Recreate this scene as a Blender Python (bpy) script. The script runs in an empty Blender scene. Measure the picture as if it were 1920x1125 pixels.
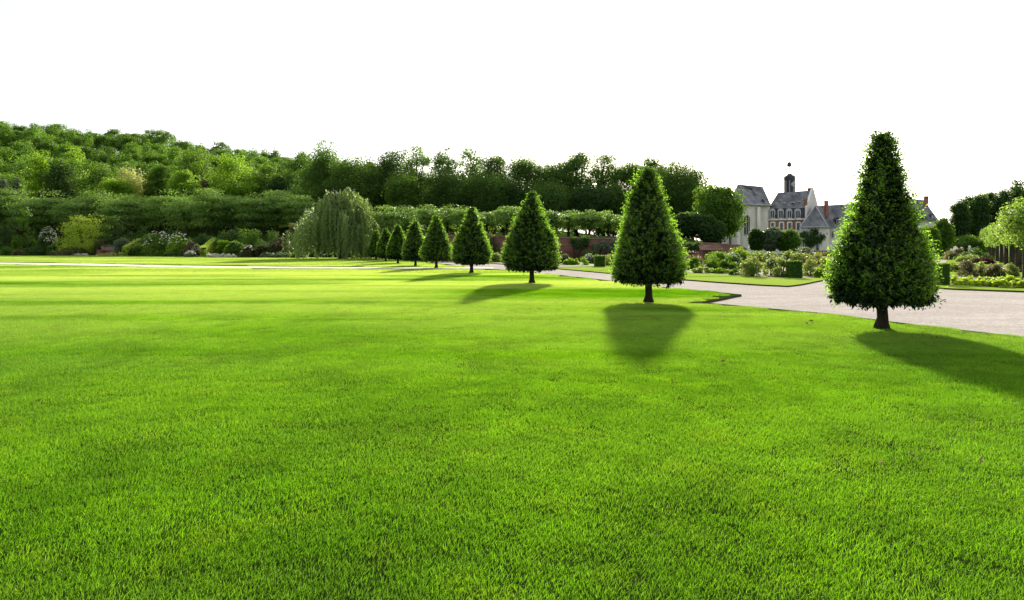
import bpy, math, random
import numpy as np
from mathutils import Vector

# ------------------------------------------------------------------ camera, sky, sun, exposure
S = bpy.context.scene
COL = S.collection
F = 1200.0            # focal length in pixels of the 1920 px wide photograph
HY = 463.0            # horizon row
CH = 1.68             # eye height
cam = bpy.data.cameras.new('camera')
cam.sensor_width = 36.0
cam.lens = 36.0 * F / 1920.0
cam.shift_y = -(562.5 - HY) / 1920.0
cam.clip_start = 0.05
cam.clip_end = 6000
cam_o = bpy.data.objects.new('camera', cam)
COL.objects.link(cam_o)
cam_o.location = (0, 0, CH)
cam_o.rotation_euler = (math.radians(90), 0, 0)
S.camera = cam_o

SUN_AZ = math.radians(12.5)     # to the right of straight ahead
SUN_EL = math.radians(20.7)
W = bpy.data.worlds.new('World')
S.world = W
W.use_nodes = True
nt = W.node_tree
nt.nodes.clear()
sky = nt.nodes.new('ShaderNodeTexSky')
sky.sky_type = 'NISHITA'
sky.sun_disc = False
sky.sun_elevation = SUN_EL
sky.sun_rotation = SUN_AZ
sky.air_density = 1.0
sky.dust_density = 3.0
sky.ozone_density = 1.0
# thin bright cloud veil drawn over the sky colour
tc = nt.nodes.new('ShaderNodeTexCoord')
nz = nt.nodes.new('ShaderNodeTexNoise')
nz.inputs['Scale'].default_value = 1.6
nz.inputs['Detail'].default_value = 5
nt.links.new(tc.outputs['Generated'], nz.inputs['Vector'])
rp = nt.nodes.new('ShaderNodeMapRange')
rp.inputs['From Min'].default_value = 0.3
rp.inputs['From Max'].default_value = 0.7
rp.inputs['To Min'].default_value = 0.72
rp.inputs['To Max'].default_value = 0.98
nt.links.new(nz.outputs['Fac'], rp.inputs['Value'])
mx = nt.nodes.new('ShaderNodeMix')
mx.data_type = 'RGBA'
nt.links.new(rp.outputs['Result'], mx.inputs['Factor'])
nt.links.new(sky.outputs['Color'], mx.inputs['A'])
# forward scattering: the veil is brighter round the sun than behind the viewer
dp = nt.nodes.new('ShaderNodeVectorMath'); dp.operation = 'DOT_PRODUCT'
nt.links.new(tc.outputs['Generated'], dp.inputs[0])
dp.inputs[1].default_value = (math.sin(SUN_AZ) * math.cos(SUN_EL), math.cos(SUN_AZ) * math.cos(SUN_EL), math.sin(SUN_EL))
vr = nt.nodes.new('ShaderNodeMapRange')
vr.inputs['From Min'].default_value = -0.6; vr.inputs['From Max'].default_value = 0.6
vr.inputs['To Min'].default_value = 2.2; vr.inputs['To Max'].default_value = 2.75
nt.links.new(dp.outputs['Value'], vr.inputs['Value'])
vs = nt.nodes.new('ShaderNodeVectorMath'); vs.operation = 'SCALE'
vs.inputs[0].default_value = (0.97, 0.99, 1.03)
v2 = nt.nodes.new('ShaderNodeMapRange')
v2.inputs['From Min'].default_value = 0.68; v2.inputs['From Max'].default_value = 0.97
v2.inputs['To Min'].default_value = 0.0; v2.inputs['To Max'].default_value = 4.6
nt.links.new(dp.outputs['Value'], v2.inputs['Value'])
va = nt.nodes.new('ShaderNodeMath'); va.operation = 'ADD'
nt.links.new(vr.outputs['Result'], va.inputs[0]); nt.links.new(v2.outputs['Result'], va.inputs[1])
nt.links.new(va.outputs[0], vs.inputs['Scale'])
nt.links.new(vs.outputs['Vector'], mx.inputs['B'])
bg = nt.nodes.new('ShaderNodeBackground')
bg.inputs['Strength'].default_value = 0.14
nt.links.new(mx.outputs['Result'], bg.inputs['Color'])
wo = nt.nodes.new('ShaderNodeOutputWorld')
nt.links.new(bg.outputs['Background'], wo.inputs['Surface'])

sun = bpy.data.lights.new('sun', 'SUN')
sun.energy = 3.9
sun.angle = math.radians(2.0)
sun.color = (1.0, 0.93, 0.80)
sun_o = bpy.data.objects.new('sun', sun)
COL.objects.link(sun_o)
sdir = Vector((math.sin(SUN_AZ) * math.cos(SUN_EL), math.cos(SUN_AZ) * math.cos(SUN_EL), math.sin(SUN_EL)))
sun_o.rotation_euler = (-sdir).to_track_quat('-Z', 'Y').to_euler()
sun_o.location = (30, 60, 60)

S.view_settings.view_transform = 'Standard'
S.view_settings.look = 'None'
S.view_settings.gamma = 1.0
S.view_settings.exposure = 1.35
S.render.engine = 'CYCLES'
S.cycles.max_bounces = 8
S.cycles.diffuse_bounces = 3
S.cycles.glossy_bounces = 2
S.cycles.transmission_bounces = 4
S.cycles.use_denoising = True

# ------------------------------------------------------------------ helpers
def G(x, y, z=0.0):
    """ground point under pixel (x, y) of the photograph"""
    Y = (CH - z) * F / (y - HY)
    return ((x - 960.0) * Y / F, Y)

def at(x, y, Y):
    """world point seen at pixel (x, y) when it stands Y metres ahead"""
    return np.array(((x - 960.0) * Y / F, Y, CH + (HY - y) * Y / F))

def tag(o, label=None, cat=None, group=None, kind=None):
    if label: o['label'] = label
    if cat: o['category'] = cat
    if group: o['group'] = group
    if kind: o['kind'] = kind
    return o

def empty(name, loc=(0, 0, 0), rz=0.0):
    o = bpy.data.objects.new(name, None)
    o.empty_display_size = 0.2
    COL.objects.link(o)
    o.location = loc
    o.rotation_euler = (0, 0, rz)
    return o

def link(name, me, parent=None, loc=None):
    o = bpy.data.objects.new(name, me)
    COL.objects.link(o)
    if parent is not None: o.parent = parent
    if loc is not None: o.location = loc
    return o

class MB:
    """collects polygons; build() makes one mesh"""
    def __init__(s):
        s.v = []; s.f = []; s.m = []
    def poly(s, pts, mi=0):
        b = len(s.v)
        s.v.extend([tuple(p) for p in pts])
        s.f.append(tuple(range(b, b + len(pts)))); s.m.append(mi)
    def raw(s, v, f, mi=0):
        b = len(s.v)
        s.v.extend([tuple(p) for p in v])
        for q in f:
            s.f.append(tuple(b + i for i in q)); s.m.append(mi)
    def box(s, x0, x1, y0, y1, z0, z1, mi=0):
        v = [(x0, y0, z0), (x1, y0, z0), (x1, y1, z0), (x0, y1, z0), (x0, y0, z1), (x1, y0, z1), (x1, y1, z1), (x0, y1, z1)]
        s.raw(v, [(0, 3, 2, 1), (4, 5, 6, 7), (0, 1, 5, 4), (1, 2, 6, 5), (2, 3, 7, 6), (3, 0, 4, 7)], mi)
    def prism(s, pts, dv, mi=0):
        """closed prism: polygon pts pushed along dv"""
        n = len(pts); dv = np.array(dv)
        a = [np.array(p, float) for p in pts]
        v = a + [p + dv for p in a]
        f = [tuple(range(n))[::-1], tuple(range(n, 2 * n))]
        for i in range(n):
            j = (i + 1) % n
            f.append((i, j, n + j, n + i))
        s.raw(v, f, mi)
    def tube(s, pts, rad, n=7, mi=0, cap=True):
        pts = [np.array(p, float) for p in pts]
        rings = []
        for i, p in enumerate(pts):
            d = pts[min(i + 1, len(pts) - 1)] - pts[max(i - 1, 0)]
            d = d / (np.linalg.norm(d) + 1e-9)
            a = np.cross(d, (0.31, 0.95, 0.05)); a /= np.linalg.norm(a) + 1e-9
            b = np.cross(d, a)
            rings.append([p + rad[i] * (math.cos(t) * a + math.sin(t) * b) for t in [2 * math.pi * k / n for k in range(n)]])
        v = [q for r in rings for q in r]
        f = []
        for i in range(len(rings) - 1):
            for k in range(n):
                f.append((i * n + k, i * n + (k + 1) % n, (i + 1) * n + (k + 1) % n, (i + 1) * n + k))
        if cap:
            f.append(tuple(range(n))); f.append(tuple(range((len(rings) - 1) * n, len(rings) * n))[::-1])
        s.raw(v, f, mi)
    def mesh(s, name, mats, smooth=False):
        me = bpy.data.meshes.new(name)
        me.from_pydata(s.v, [], s.f)
        for m in (mats if isinstance(mats, (list, tuple)) else [mats]): me.materials.append(m)
        if any(s.m): me.polygons.foreach_set('material_index', s.m)
        if smooth: me.polygons.foreach_set('use_smooth', [True] * len(s.f))
        me.update()
        return me
    def build(s, name, mats, parent=None, smooth=False, loc=None):
        return link(name, s.mesh(name, mats, smooth), parent, loc)

def quad_mesh(name, V, nq, var, mat, V3=None):
    """fast mesh of nq separate quads (V: 4*nq x 3)"""
    me = bpy.data.meshes.new(name)
    me.vertices.add(len(V))
    me.vertices.foreach_set('co', np.ascontiguousarray(V, dtype=np.float32).ravel())
    me.loops.add(4 * nq)
    me.loops.foreach_set('vertex_index', np.arange(4 * nq, dtype=np.int32))
    me.polygons.add(nq)
    me.polygons.foreach_set('loop_start', np.arange(0, 4 * nq, 4, dtype=np.int32))
    me.polygons.foreach_set('loop_total', np.full(nq, 4, dtype=np.int32))
    a = me.attributes.new('var', 'FLOAT', 'POINT')
    a.data.foreach_set('value', np.repeat(var, 4).astype(np.float32))
    me.materials.append(mat)
    me.update(calc_edges=True)
    return me

def unit(a):
    return a / (np.linalg.norm(a, axis=-1, keepdims=True) + 1e-9)

def leaf_quads(P, D, N, L, Wd, bend=0.12):
    """diamond leaf per row: base P, long axis D, facing N"""
    D = unit(D)
    Sd = unit(np.cross(D, N))
    Nn = np.cross(Sd, D)
    L = L[:, None]; Wd = Wd[:, None]
    a = P
    m = P + D * L * 0.45 - Nn * L * bend * 0.0
    l = m + Sd * Wd * 0.5 + Nn * Wd * 0.22
    r = m - Sd * Wd * 0.5 + Nn * Wd * 0.22
    t = P + D * L - Nn * L * bend
    V = np.stack([a, r, t, l], axis=1).reshape(-1, 3)
    return V

# ------------------------------------------------------------------ materials
def new_mat(name):
    m = bpy.data.materials.new(name)
    m.use_nodes = True
    m.node_tree.nodes.clear()
    return m, m.node_tree

def out(nt, sh):
    o = nt.nodes.new('ShaderNodeOutputMaterial')
    nt.links.new(sh, o.inputs['Surface'])
    return o

def mixc(nt, f, a, b, mode='MIX'):
    n = nt.nodes.new('ShaderNodeMix'); n.data_type = 'RGBA'; n.blend_type = mode
    for k, v in (('Factor', f), ('A', a), ('B', b)):
        if isinstance(v, (int, float)): n.inputs[k].default_value = v
        elif isinstance(v, (tuple, list)): n.inputs[k].default_value = (*v[:3], 1)
        else: nt.links.new(v, n.inputs[k])
    return n.outputs['Result']

def noise(nt, scale, detail=4, vec=None, rough=0.55, dist=0.0):
    n = nt.nodes.new('ShaderNodeTexNoise')
    n.inputs['Scale'].default_value = scale
    n.inputs['Detail'].default_value = detail
    n.inputs['Roughness'].default_value = rough
    n.inputs['Distortion'].default_value = dist
    if vec is not None: nt.links.new(vec, n.inputs['Vector'])
    return n.outputs['Fac']

def mrange(nt, v, a, b, c=0.0, d=1.0):
    n = nt.nodes.new('ShaderNodeMapRange')
    n.inputs['From Min'].default_value = a; n.inputs['From Max'].default_value = b
    n.inputs['To Min'].default_value = c; n.inputs['To Max'].default_value = d
    nt.links.new(v, n.inputs['Value'])
    return n.outputs['Result']

def pos(nt, scale=(1, 1, 1), rot=0.0):
    g = nt.nodes.new('ShaderNodeNewGeometry')
    m = nt.nodes.new('ShaderNodeMapping')
    m.inputs['Scale'].default_value = scale
    m.inputs['Rotation'].default_value = (0, 0, rot)
    nt.links.new(g.outputs['Position'], m.inputs['Vector'])
    return m.outputs['Vector']

def objco(nt):
    t = nt.nodes.new('ShaderNodeTexCoord')
    return t.outputs['Object']

def foliage(name, ca, cb, tr, trans=0.4, objvar=0.5, gloss=0.35, clump=0.5):
    """leaf material: two leaf colours mixed per leaf, per tree and by soft patches; light passes through leaves"""
    m, nt = new_mat(name)
    at_ = nt.nodes.new('ShaderNodeAttribute'); at_.attribute_name = 'var'
    oi = nt.nodes.new('ShaderNodeObjectInfo')
    n1 = mrange(nt, noise(nt, clump, 3, pos(nt)), 0.35, 0.65)
    def add(a, b, w):
        k = nt.nodes.new('ShaderNodeMath'); k.operation = 'MULTIPLY_ADD'
        nt.links.new(a, k.inputs[0]); k.inputs[1].default_value = w
        if isinstance(b, float): k.inputs[2].default_value = b
        else: nt.links.new(b, k.inputs[2])
        return k.outputs[0]
    f = add(at_.outputs['Fac'], 0.0, 0.45)
    f = add(oi.outputs['Random'], f, objvar)
    f = add(n1, f, 0.25)
    n = nt.nodes.new('ShaderNodeMath'); n.operation = 'SUBTRACT'; n.use_clamp = True
    nt.links.new(f, n.inputs[0]); n.inputs[1].default_value = objvar * 0.3
    f = n.outputs[0]
    c = mixc(nt, f, ca, cb)
    p = nt.nodes.new('ShaderNodeBsdfPrincipled')
    nt.links.new(c, p.inputs['Base Color'])
    p.inputs['Roughness'].default_value = 0.5
    p.inputs['Specular IOR Level'].default_value = gloss
    t = nt.nodes.new('ShaderNodeBsdfTranslucent')
    nt.links.new(mixc(nt, f, tuple(x * 0.7 for x in tr), tuple(min(1, x * 1.25) for x in tr)), t.inputs['Color'])
    s = nt.nodes.new('ShaderNodeMixShader'); s.inputs['Fac'].default_value = trans
    nt.links.new(p.outputs['BSDF'], s.inputs[1]); nt.links.new(t.outputs['BSDF'], s.inputs[2])
    out(nt, s.outputs['Shader'])
    return m

def rough(name, ca, cb, scale=3.0, r=0.9, bump=0.3, bscale=None, stretch=(1, 1, 1), detail=6, spec=0.12):
    m, nt = new_mat(name)
    v = pos(nt, stretch)
    f = mrange(nt, noise(nt, scale, detail, v), 0.32, 0.68)
    c = mixc(nt, f, ca, cb)
    p = nt.nodes.new('ShaderNodeBsdfPrincipled')
    nt.links.new(c, p.inputs['Base Color'])
    p.inputs['Roughness'].default_value = r
    p.inputs['Specular IOR Level'].default_value = spec
    if bump:
        b = nt.nodes.new('ShaderNodeBump'); b.inputs['Strength'].default_value = bump
        b.inputs['Distance'].default_value = 0.05
        nt.links.new(noise(nt, bscale or scale * 6, 4, v), b.inputs['Height'])
        nt.links.new(b.outputs['Normal'], p.inputs['Normal'])
    out(nt, p.outputs['BSDF'])
    return m

def lawn_colour(nt, dark, light, pale):
    """mown turf: soft patches, long mowing bands, fine mottling, far brightness painted in"""
    big = mrange(nt, noise(nt, 0.16, 4, pos(nt, (1, 1, 0))), 0.35, 0.65)
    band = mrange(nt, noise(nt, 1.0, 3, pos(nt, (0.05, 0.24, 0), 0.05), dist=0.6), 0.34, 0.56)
    fine = mrange(nt, noise(nt, 2.3, 5, pos(nt, (1, 1, 0))), 0.3, 0.7)
    c = mixc(nt, big, dark, light)
    c = mixc(nt, mrange(nt, fine, 0, 1, 0, 0.5), c, tuple(x * 0.72 for x in light))
    med = mrange(nt, noise(nt, 0.9, 5, pos(nt, (1, 1, 0), 0.7)), 0.42, 0.62)
    c = mixc(nt, mrange(nt, med, 0, 1, 0, 0.55), c, tuple(x * 0.62 for x in dark))
    ol = mrange(nt, noise(nt, 2.0, 4, pos(nt, (1, 1, 0), 2.1)), 0.55, 0.68)
    c = mixc(nt, mrange(nt, ol, 0, 1, 0, 0.35), c, (light[0] * 1.25, light[1] * .95, light[2] * 1.4))
    # pale mowing bands grow with distance: far grazing-light brightness painted into the colour
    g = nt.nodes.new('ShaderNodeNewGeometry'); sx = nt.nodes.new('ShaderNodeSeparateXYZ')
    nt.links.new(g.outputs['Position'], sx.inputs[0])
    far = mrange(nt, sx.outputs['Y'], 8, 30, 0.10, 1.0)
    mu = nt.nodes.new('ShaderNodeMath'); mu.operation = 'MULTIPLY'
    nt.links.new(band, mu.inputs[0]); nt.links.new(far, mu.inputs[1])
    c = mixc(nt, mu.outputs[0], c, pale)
    return c

def turf_mat(name, dark, light, pale):
    m, nt = new_mat(name)
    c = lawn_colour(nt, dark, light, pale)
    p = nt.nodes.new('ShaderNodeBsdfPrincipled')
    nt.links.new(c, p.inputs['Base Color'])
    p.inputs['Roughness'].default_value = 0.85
    p.inputs['Specular IOR Level'].default_value = 0.0
    b = nt.nodes.new('ShaderNodeBump'); b.inputs['Strength'].default_value = 0.8; b.inputs['Distance'].default_value = 0.06
    nt.links.new(noise(nt, 9.0, 6, pos(nt)), b.inputs['Height'])
    nt.links.new(b.outputs['Normal'], p.inputs['Normal'])
    out(nt, p.outputs['BSDF'])
    return m

def blade_mat(name, dark, light, pale, tr):
    m, nt = new_mat(name)
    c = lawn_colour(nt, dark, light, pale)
    at_ = nt.nodes.new('ShaderNodeAttribute'); at_.attribute_name = 'var'
    c = mixc(nt, at_.outputs['Fac'], mixc(nt, 1.0, c, (0.5, 0.58, 0.6), 'MULTIPLY'), mixc(nt, 1.0, c, (1.5, 1.35, 1.3), 'MULTIPLY'))
    p = nt.nodes.new('ShaderNodeBsdfPrincipled')
    nt.links.new(c, p.inputs['Base Color'])
    p.inputs['Roughness'].default_value = 0.45
    p.inputs['Specular IOR Level'].default_value = 0.08
    t = nt.nodes.new('ShaderNodeBsdfTranslucent')
    nt.links.new(mixc(nt, 1.0, c, tr, 'MULTIPLY'), t.inputs['Color'])
    s = nt.nodes.new('ShaderNodeMixShader'); s.inputs['Fac'].default_value = 0.45
    nt.links.new(p.outputs['BSDF'], s.inputs[1]); nt.links.new(t.outputs['BSDF'], s.inputs[2])
    out(nt, s.outputs['Shader'])
    return m

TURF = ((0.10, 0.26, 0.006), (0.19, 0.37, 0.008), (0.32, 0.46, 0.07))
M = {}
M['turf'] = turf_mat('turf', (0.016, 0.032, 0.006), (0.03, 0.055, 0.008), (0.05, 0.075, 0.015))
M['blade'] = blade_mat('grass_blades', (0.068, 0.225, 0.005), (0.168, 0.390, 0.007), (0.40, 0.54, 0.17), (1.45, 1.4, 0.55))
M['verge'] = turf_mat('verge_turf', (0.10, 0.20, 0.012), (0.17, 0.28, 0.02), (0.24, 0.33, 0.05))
M['rough_grass'] = rough('rough_grass', (0.05, 0.10, 0.015), (0.10, 0.17, 0.03), 0.4, bump=0.5, bscale=3, spec=0.0)
M['forest_floor'] = rough('forest_floor', (0.015, 0.03, 0.006), (0.035, 0.06, 0.012), 0.2, bump=0.5, bscale=2, spec=0.0)
M['soil'] = rough('soil', (0.07, 0.045, 0.03), (0.14, 0.095, 0.06), 1.5, bump=0.6, bscale=12)
M['turf_edge'] = rough('turf_edge', (0.03, 0.035, 0.012), (0.07, 0.06, 0.025), 6, bump=0.5, bscale=30)

def gravel_mat():
    m, nt = new_mat('gravel')
    v = pos(nt)
    f1 = mrange(nt, noise(nt, 0.35, 5, v), 0.3, 0.7)
    f2 = mrange(nt, noise(nt, 45.0, 3, v), 0.3, 0.7)
    f3 = mrange(nt, noise(nt, 1.0, 4, pos(nt, (0.25, 1.6, 1), 0.15)), 0.42, 0.62)
    c = mixc(nt, f1, (0.40, 0.362, 0.33), (0.52, 0.478, 0.44))
    c = mixc(nt, mrange(nt, f3, 0, 1, 0.0, 0.5), c, (0.33, 0.29, 0.25))
    c = mixc(nt, mrange(nt, f2, 0, 1, 0, 0.45), c, (0.20, 0.17, 0.14))
    f4 = mrange(nt, noise(nt, 5.0, 6, v), 0.35, 0.7)
    c = mixc(nt, mrange(nt, f4, 0, 1, 0, 0.6), c, (0.27, 0.23, 0.195))
    f5 = mrange(nt, noise(nt, 14.0, 4, v), 0.5, 0.75)
    c = mixc(nt, mrange(nt, f5, 0, 1, 0, 0.7), c, (0.62, 0.58, 0.54))
    p = nt.nodes.new('ShaderNodeBsdfPrincipled')
    nt.links.new(c, p.inputs['Base Color']); p.inputs['Roughness'].default_value = 0.95
    p.inputs['Specular IOR Level'].default_value = 0.0
    b = nt.nodes.new('ShaderNodeBump'); b.inputs['Strength'].default_value = 0.5; b.inputs['Distance'].default_value = 0.02
    nt.links.new(noise(nt, 40, 4, v), b.inputs['Height']); nt.links.new(b.outputs['Normal'], p.inputs['Normal'])
    out(nt, p.outputs['BSDF'])
    return m
M['gravel'] = gravel_mat()
M['path_gravel'] = rough('path_gravel', (0.60, 0.56, 0.44), (0.72, 0.68, 0.55), 1.2, bump=0.2, spec=0.0)
M['bark'] = rough('bark', (0.022, 0.018, 0.012), (0.06, 0.05, 0.035), 5, bump=0.8, bscale=18, stretch=(1, 1, 0.25))
M['bark_pale'] = rough('bark_pale', (0.05, 0.045, 0.035), (0.11, 0.10, 0.08), 2, bump=0.6, bscale=8, stretch=(1, 1, 0.3))

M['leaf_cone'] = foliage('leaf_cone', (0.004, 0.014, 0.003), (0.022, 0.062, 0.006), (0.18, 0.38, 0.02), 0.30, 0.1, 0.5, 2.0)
M['leaf_shade'] = foliage('leaf_shade', (0.004, 0.012, 0.003), (0.012, 0.03, 0.005), (0.03, 0.06, 0.01), 0.08, 0.1, 0.2, 2.0)  # near-opaque dark leaf copy with interior shade put into its colour
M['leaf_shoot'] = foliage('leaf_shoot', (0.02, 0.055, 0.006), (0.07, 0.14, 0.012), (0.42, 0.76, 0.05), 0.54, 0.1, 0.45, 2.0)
M['leaf_wood'] = foliage('leaf_wood', (0.024, 0.066, 0.014), (0.095, 0.19, 0.026), (0.25, 0.47, 0.03), 0.33, 0.7, 0.08, 0.12)
M['leaf_dark'] = foliage('leaf_dark', (0.018, 0.050, 0.014), (0.058, 0.120, 0.028), (0.18, 0.33, 0.035), 0.28, 0.3, 0.08, 0.2)
M['leaf_belt'] = foliage('leaf_belt', (0.024, 0.060, 0.014), (0.080, 0.155, 0.030), (0.26, 0.46, 0.05), 0.34, 0.5, 0.08, 0.15)
M['leaf_limetree'] = foliage('leaf_limetree', (0.10, 0.19, 0.025), (0.25, 0.38, 0.06), (0.42, 0.62, 0.08), 0.42, 0.2, 0.1, 0.5)
M['leaf_mid'] = foliage('leaf_mid', (0.032, 0.082, 0.012), (0.09, 0.19, 0.022), (0.24, 0.42, 0.025), 0.38, 0.3, 0.12, 0.3)
M['leaf_bright'] = foliage('leaf_bright', (0.06, 0.15, 0.010), (0.15, 0.28, 0.015), (0.38, 0.62, 0.03), 0.42, 0.2, 0.12, 0.4)
M['leaf_lime'] = foliage('leaf_lime', (0.24, 0.36, 0.02), (0.46, 0.58, 0.04), (0.58, 0.76, 0.06), 0.45, 0.2, 0.3, 0.6)
M['leaf_cream'] = foliage('leaf_cream', (0.32, 0.36, 0.06), (0.55, 0.56, 0.15), (0.65, 0.7, 0.2), 0.4, 0.2, 0.3, 0.6)
M['leaf_layer'] = foliage('leaf_layer', (0.06, 0.13, 0.025), (0.22, 0.36, 0.075), (0.38, 0.62, 0.07), 0.32, 0.25, 0.15, 0.4)
M['leaf_weep'] = foliage('leaf_weep', (0.09, 0.16, 0.04), (0.28, 0.39, 0.12), (0.42, 0.60, 0.12), 0.38, 0.1, 0.3, 0.4)
M['leaf_olive'] = foliage('leaf_olive', (0.05, 0.065, 0.02), (0.12, 0.13, 0.045), (0.26, 0.28, 0.06), 0.35, 0.2, 0.3, 0.5)
M['leaf_grey'] = foliage('leaf_grey', (0.06, 0.10, 0.05), (0.16, 0.22, 0.12), (0.28, 0.38, 0.15), 0.35, 0.2, 0.3, 0.5)
M['leaf_brown'] = foliage('leaf_brown', (0.07, 0.065, 0.025), (0.15, 0.12, 0.05), (0.28, 0.22, 0.07), 0.35, 0.2, 0.3, 0.5)
M['leaf_purple'] = foliage('leaf_purple', (0.04, 0.008, 0.012), (0.10, 0.02, 0.03), (0.2, 0.03, 0.04), 0.3, 0.2, 0.3, 0.5)
M['leaf_rose'] = foliage('leaf_rose', (0.06, 0.12, 0.02), (0.22, 0.28, 0.06), (0.45, 0.58, 0.08), 0.45, 0.2, 0.4, 0.9)
M['flower_white'] = foliage('flower_white', (0.74, 0.72, 0.56), (0.88, 0.86, 0.72), (0.6, 0.62, 0.5), 0.3, 0.1, 0.2, 1)
M['flower_pink'] = foliage('flower_pink', (0.55, 0.30, 0.25), (0.75, 0.55, 0.45), (0.6, 0.4, 0.3), 0.3, 0.1, 0.2, 1)

exec_globals = None
# ------------------------------------------------------------------ leaf clouds
def rdir(rng, n):
    return unit(rng.normal(size=(n, 3)))

def crown_mesh(name, mat, seed, rx, ry, rz, cz, clumps=60, per=70, clump_r=1.0, leaf=0.4, flat=0.7, shell=0.55,
               shape='round', lump=0.22, aspect=0.62, up=0.45, tiers=0):
    rng = np.random.default_rng(seed)
    d = rdir(rng, clumps)
    if shape == 'dome':
        d[:, 2] = np.abs(d[:, 2]) - 0.12
    k = rng.normal(size=(5, 3)) * 2.2; ph = rng.uniform(0, 6.28, 5)
    lob = 1 + lump * np.sum(np.cos(d @ k.T + ph), axis=1) / 2.2
    r = shell + (1 - shell) * rng.uniform(0, 1, clumps) ** 0.5
    C = d * (r * lob)[:, None] * np.array([rx, ry, rz])
    if shape == 'taper':      # narrower to the top
        C[:, :2] *= (1.0 - 0.55 * np.clip(C[:, 2:3] / rz, -0.2, 1))
    if tiers:
        q = (C[:, 2] / rz * 0.5 + 0.5) * tiers
        C[:, 2] = (np.round(q) / tiers * 2 - 1) * rz + rng.normal(size=clumps) * rz * 0.05
    C[:, 2] += cz
    cr = clump_r * rng.uniform(0.6, 1.25, clumps)
    n = clumps * per
    ci = np.repeat(np.arange(clumps), per)
    o = rdir(rng, n) * (rng.uniform(0.25, 1.0, n) ** 0.5)[:, None]
    o = o * cr[ci][:, None] * np.array([1.15, 1.15, flat])
    P = C[ci] + o
    N = unit(unit(o / np.array([1, 1, max(flat, .2)])) * 0.8 + np.array([0, 0, up]) + rng.normal(size=(n, 3)) * 0.42)
    D = np.cross(N, rdir(rng, n)) + unit(o) * 0.35 - np.array([0, 0, 0.15])
    L = leaf * rng.uniform(0.6, 1.3, n)
    V = leaf_quads(P, D, N, L, L * aspect)
    V[:, 2] = np.maximum(V[:, 2], 0.02)
    var = np.clip(rng.normal(0.5, 0.2, n) + (rng.normal(size=clumps) * 0.2)[ci], 0, 1)
    return quad_mesh(name, V, n, var, mat), C

def trunk_mesh(name, mat, seed, h, r0, C=None, limbs=8, lean=0.03, top=0.45, rx=0.03):
    rng = np.random.default_rng(seed + 99)
    b = MB()
    hh = h * top
    pts = [np.array((0, 0, -0.1)), np.array((0, 0, hh * 0.06)), np.array((rng.normal() * lean * h, rng.normal() * lean * h, hh * 0.5)), np.array((rng.normal() * lean * h, rng.normal() * lean * h, hh))]
    b.tube(pts, [r0 * 1.35, r0 * 1.02, r0 * 0.82, r0 * 0.62], 9)
    if C is not None:
        sel = C[rng.permutation(len(C))[:limbs]]
        for c in sel:
            t = rng.uniform(0.55, 0.98)
            s = pts[2] * (1 - (t - .5) * 2) + pts[3] * ((t - .5) * 2)
            mid = s * 0.5 + c * 0.5 + np.array((0, 0, 0.06 * h)) * rng.uniform(-.3, 1)
            b.tube([s, mid, c], [r0 * 0.5, r0 * 0.3, r0 * 0.08], 5, cap=False)
    return b.mesh(name, mat, True)

def tree(name, label, x, Y, top_y, w_px, z0, mat, seed, group=None, cat='tree', shape='round', base_frac=0.25, clumps=70,
         per=80, leaf=None, clump_k=0.17, shell=0.5, limbs=10, trunk_r=None, bark='bark', flat=0.7, lump=0.22, tiers=0, aspect=0.62, depth=1.0, up=0.45):
    """broad tree standing at pixel column x, Y metres ahead, ground z0; its top reaches row top_y"""
    X = (x - 960) * Y / F
    H = CH + (HY - top_y) * Y / F - z0
    rx = w_px * 0.5 * Y / F
    rz = H * (1 - base_frac) * 0.5
    cz = H * base_frac + rz
    root = tag(empty(name, (X, Y, z0)), label, cat, group)
    cr = clump_k * 2 * min(rx, rz * 1.4)
    me, C = crown_mesh('crown', M[mat], seed, max(rx - cr * .6, .3 * rx), max(rx - cr * .6, .3 * rx) * depth, max(rz - cr * flat * .6, .3 * rz), cz, clumps, per, cr,
                       leaf or max(0.12, Y * 0.0030), flat, shell, shape, lump, aspect, up, tiers)
    link('crown', me, root)
    link('trunk', trunk_mesh('trunk', M[bark], seed, H, trunk_r or H * 0.018, C, limbs, top=base_frac + 0.35), root)
    return root

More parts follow.
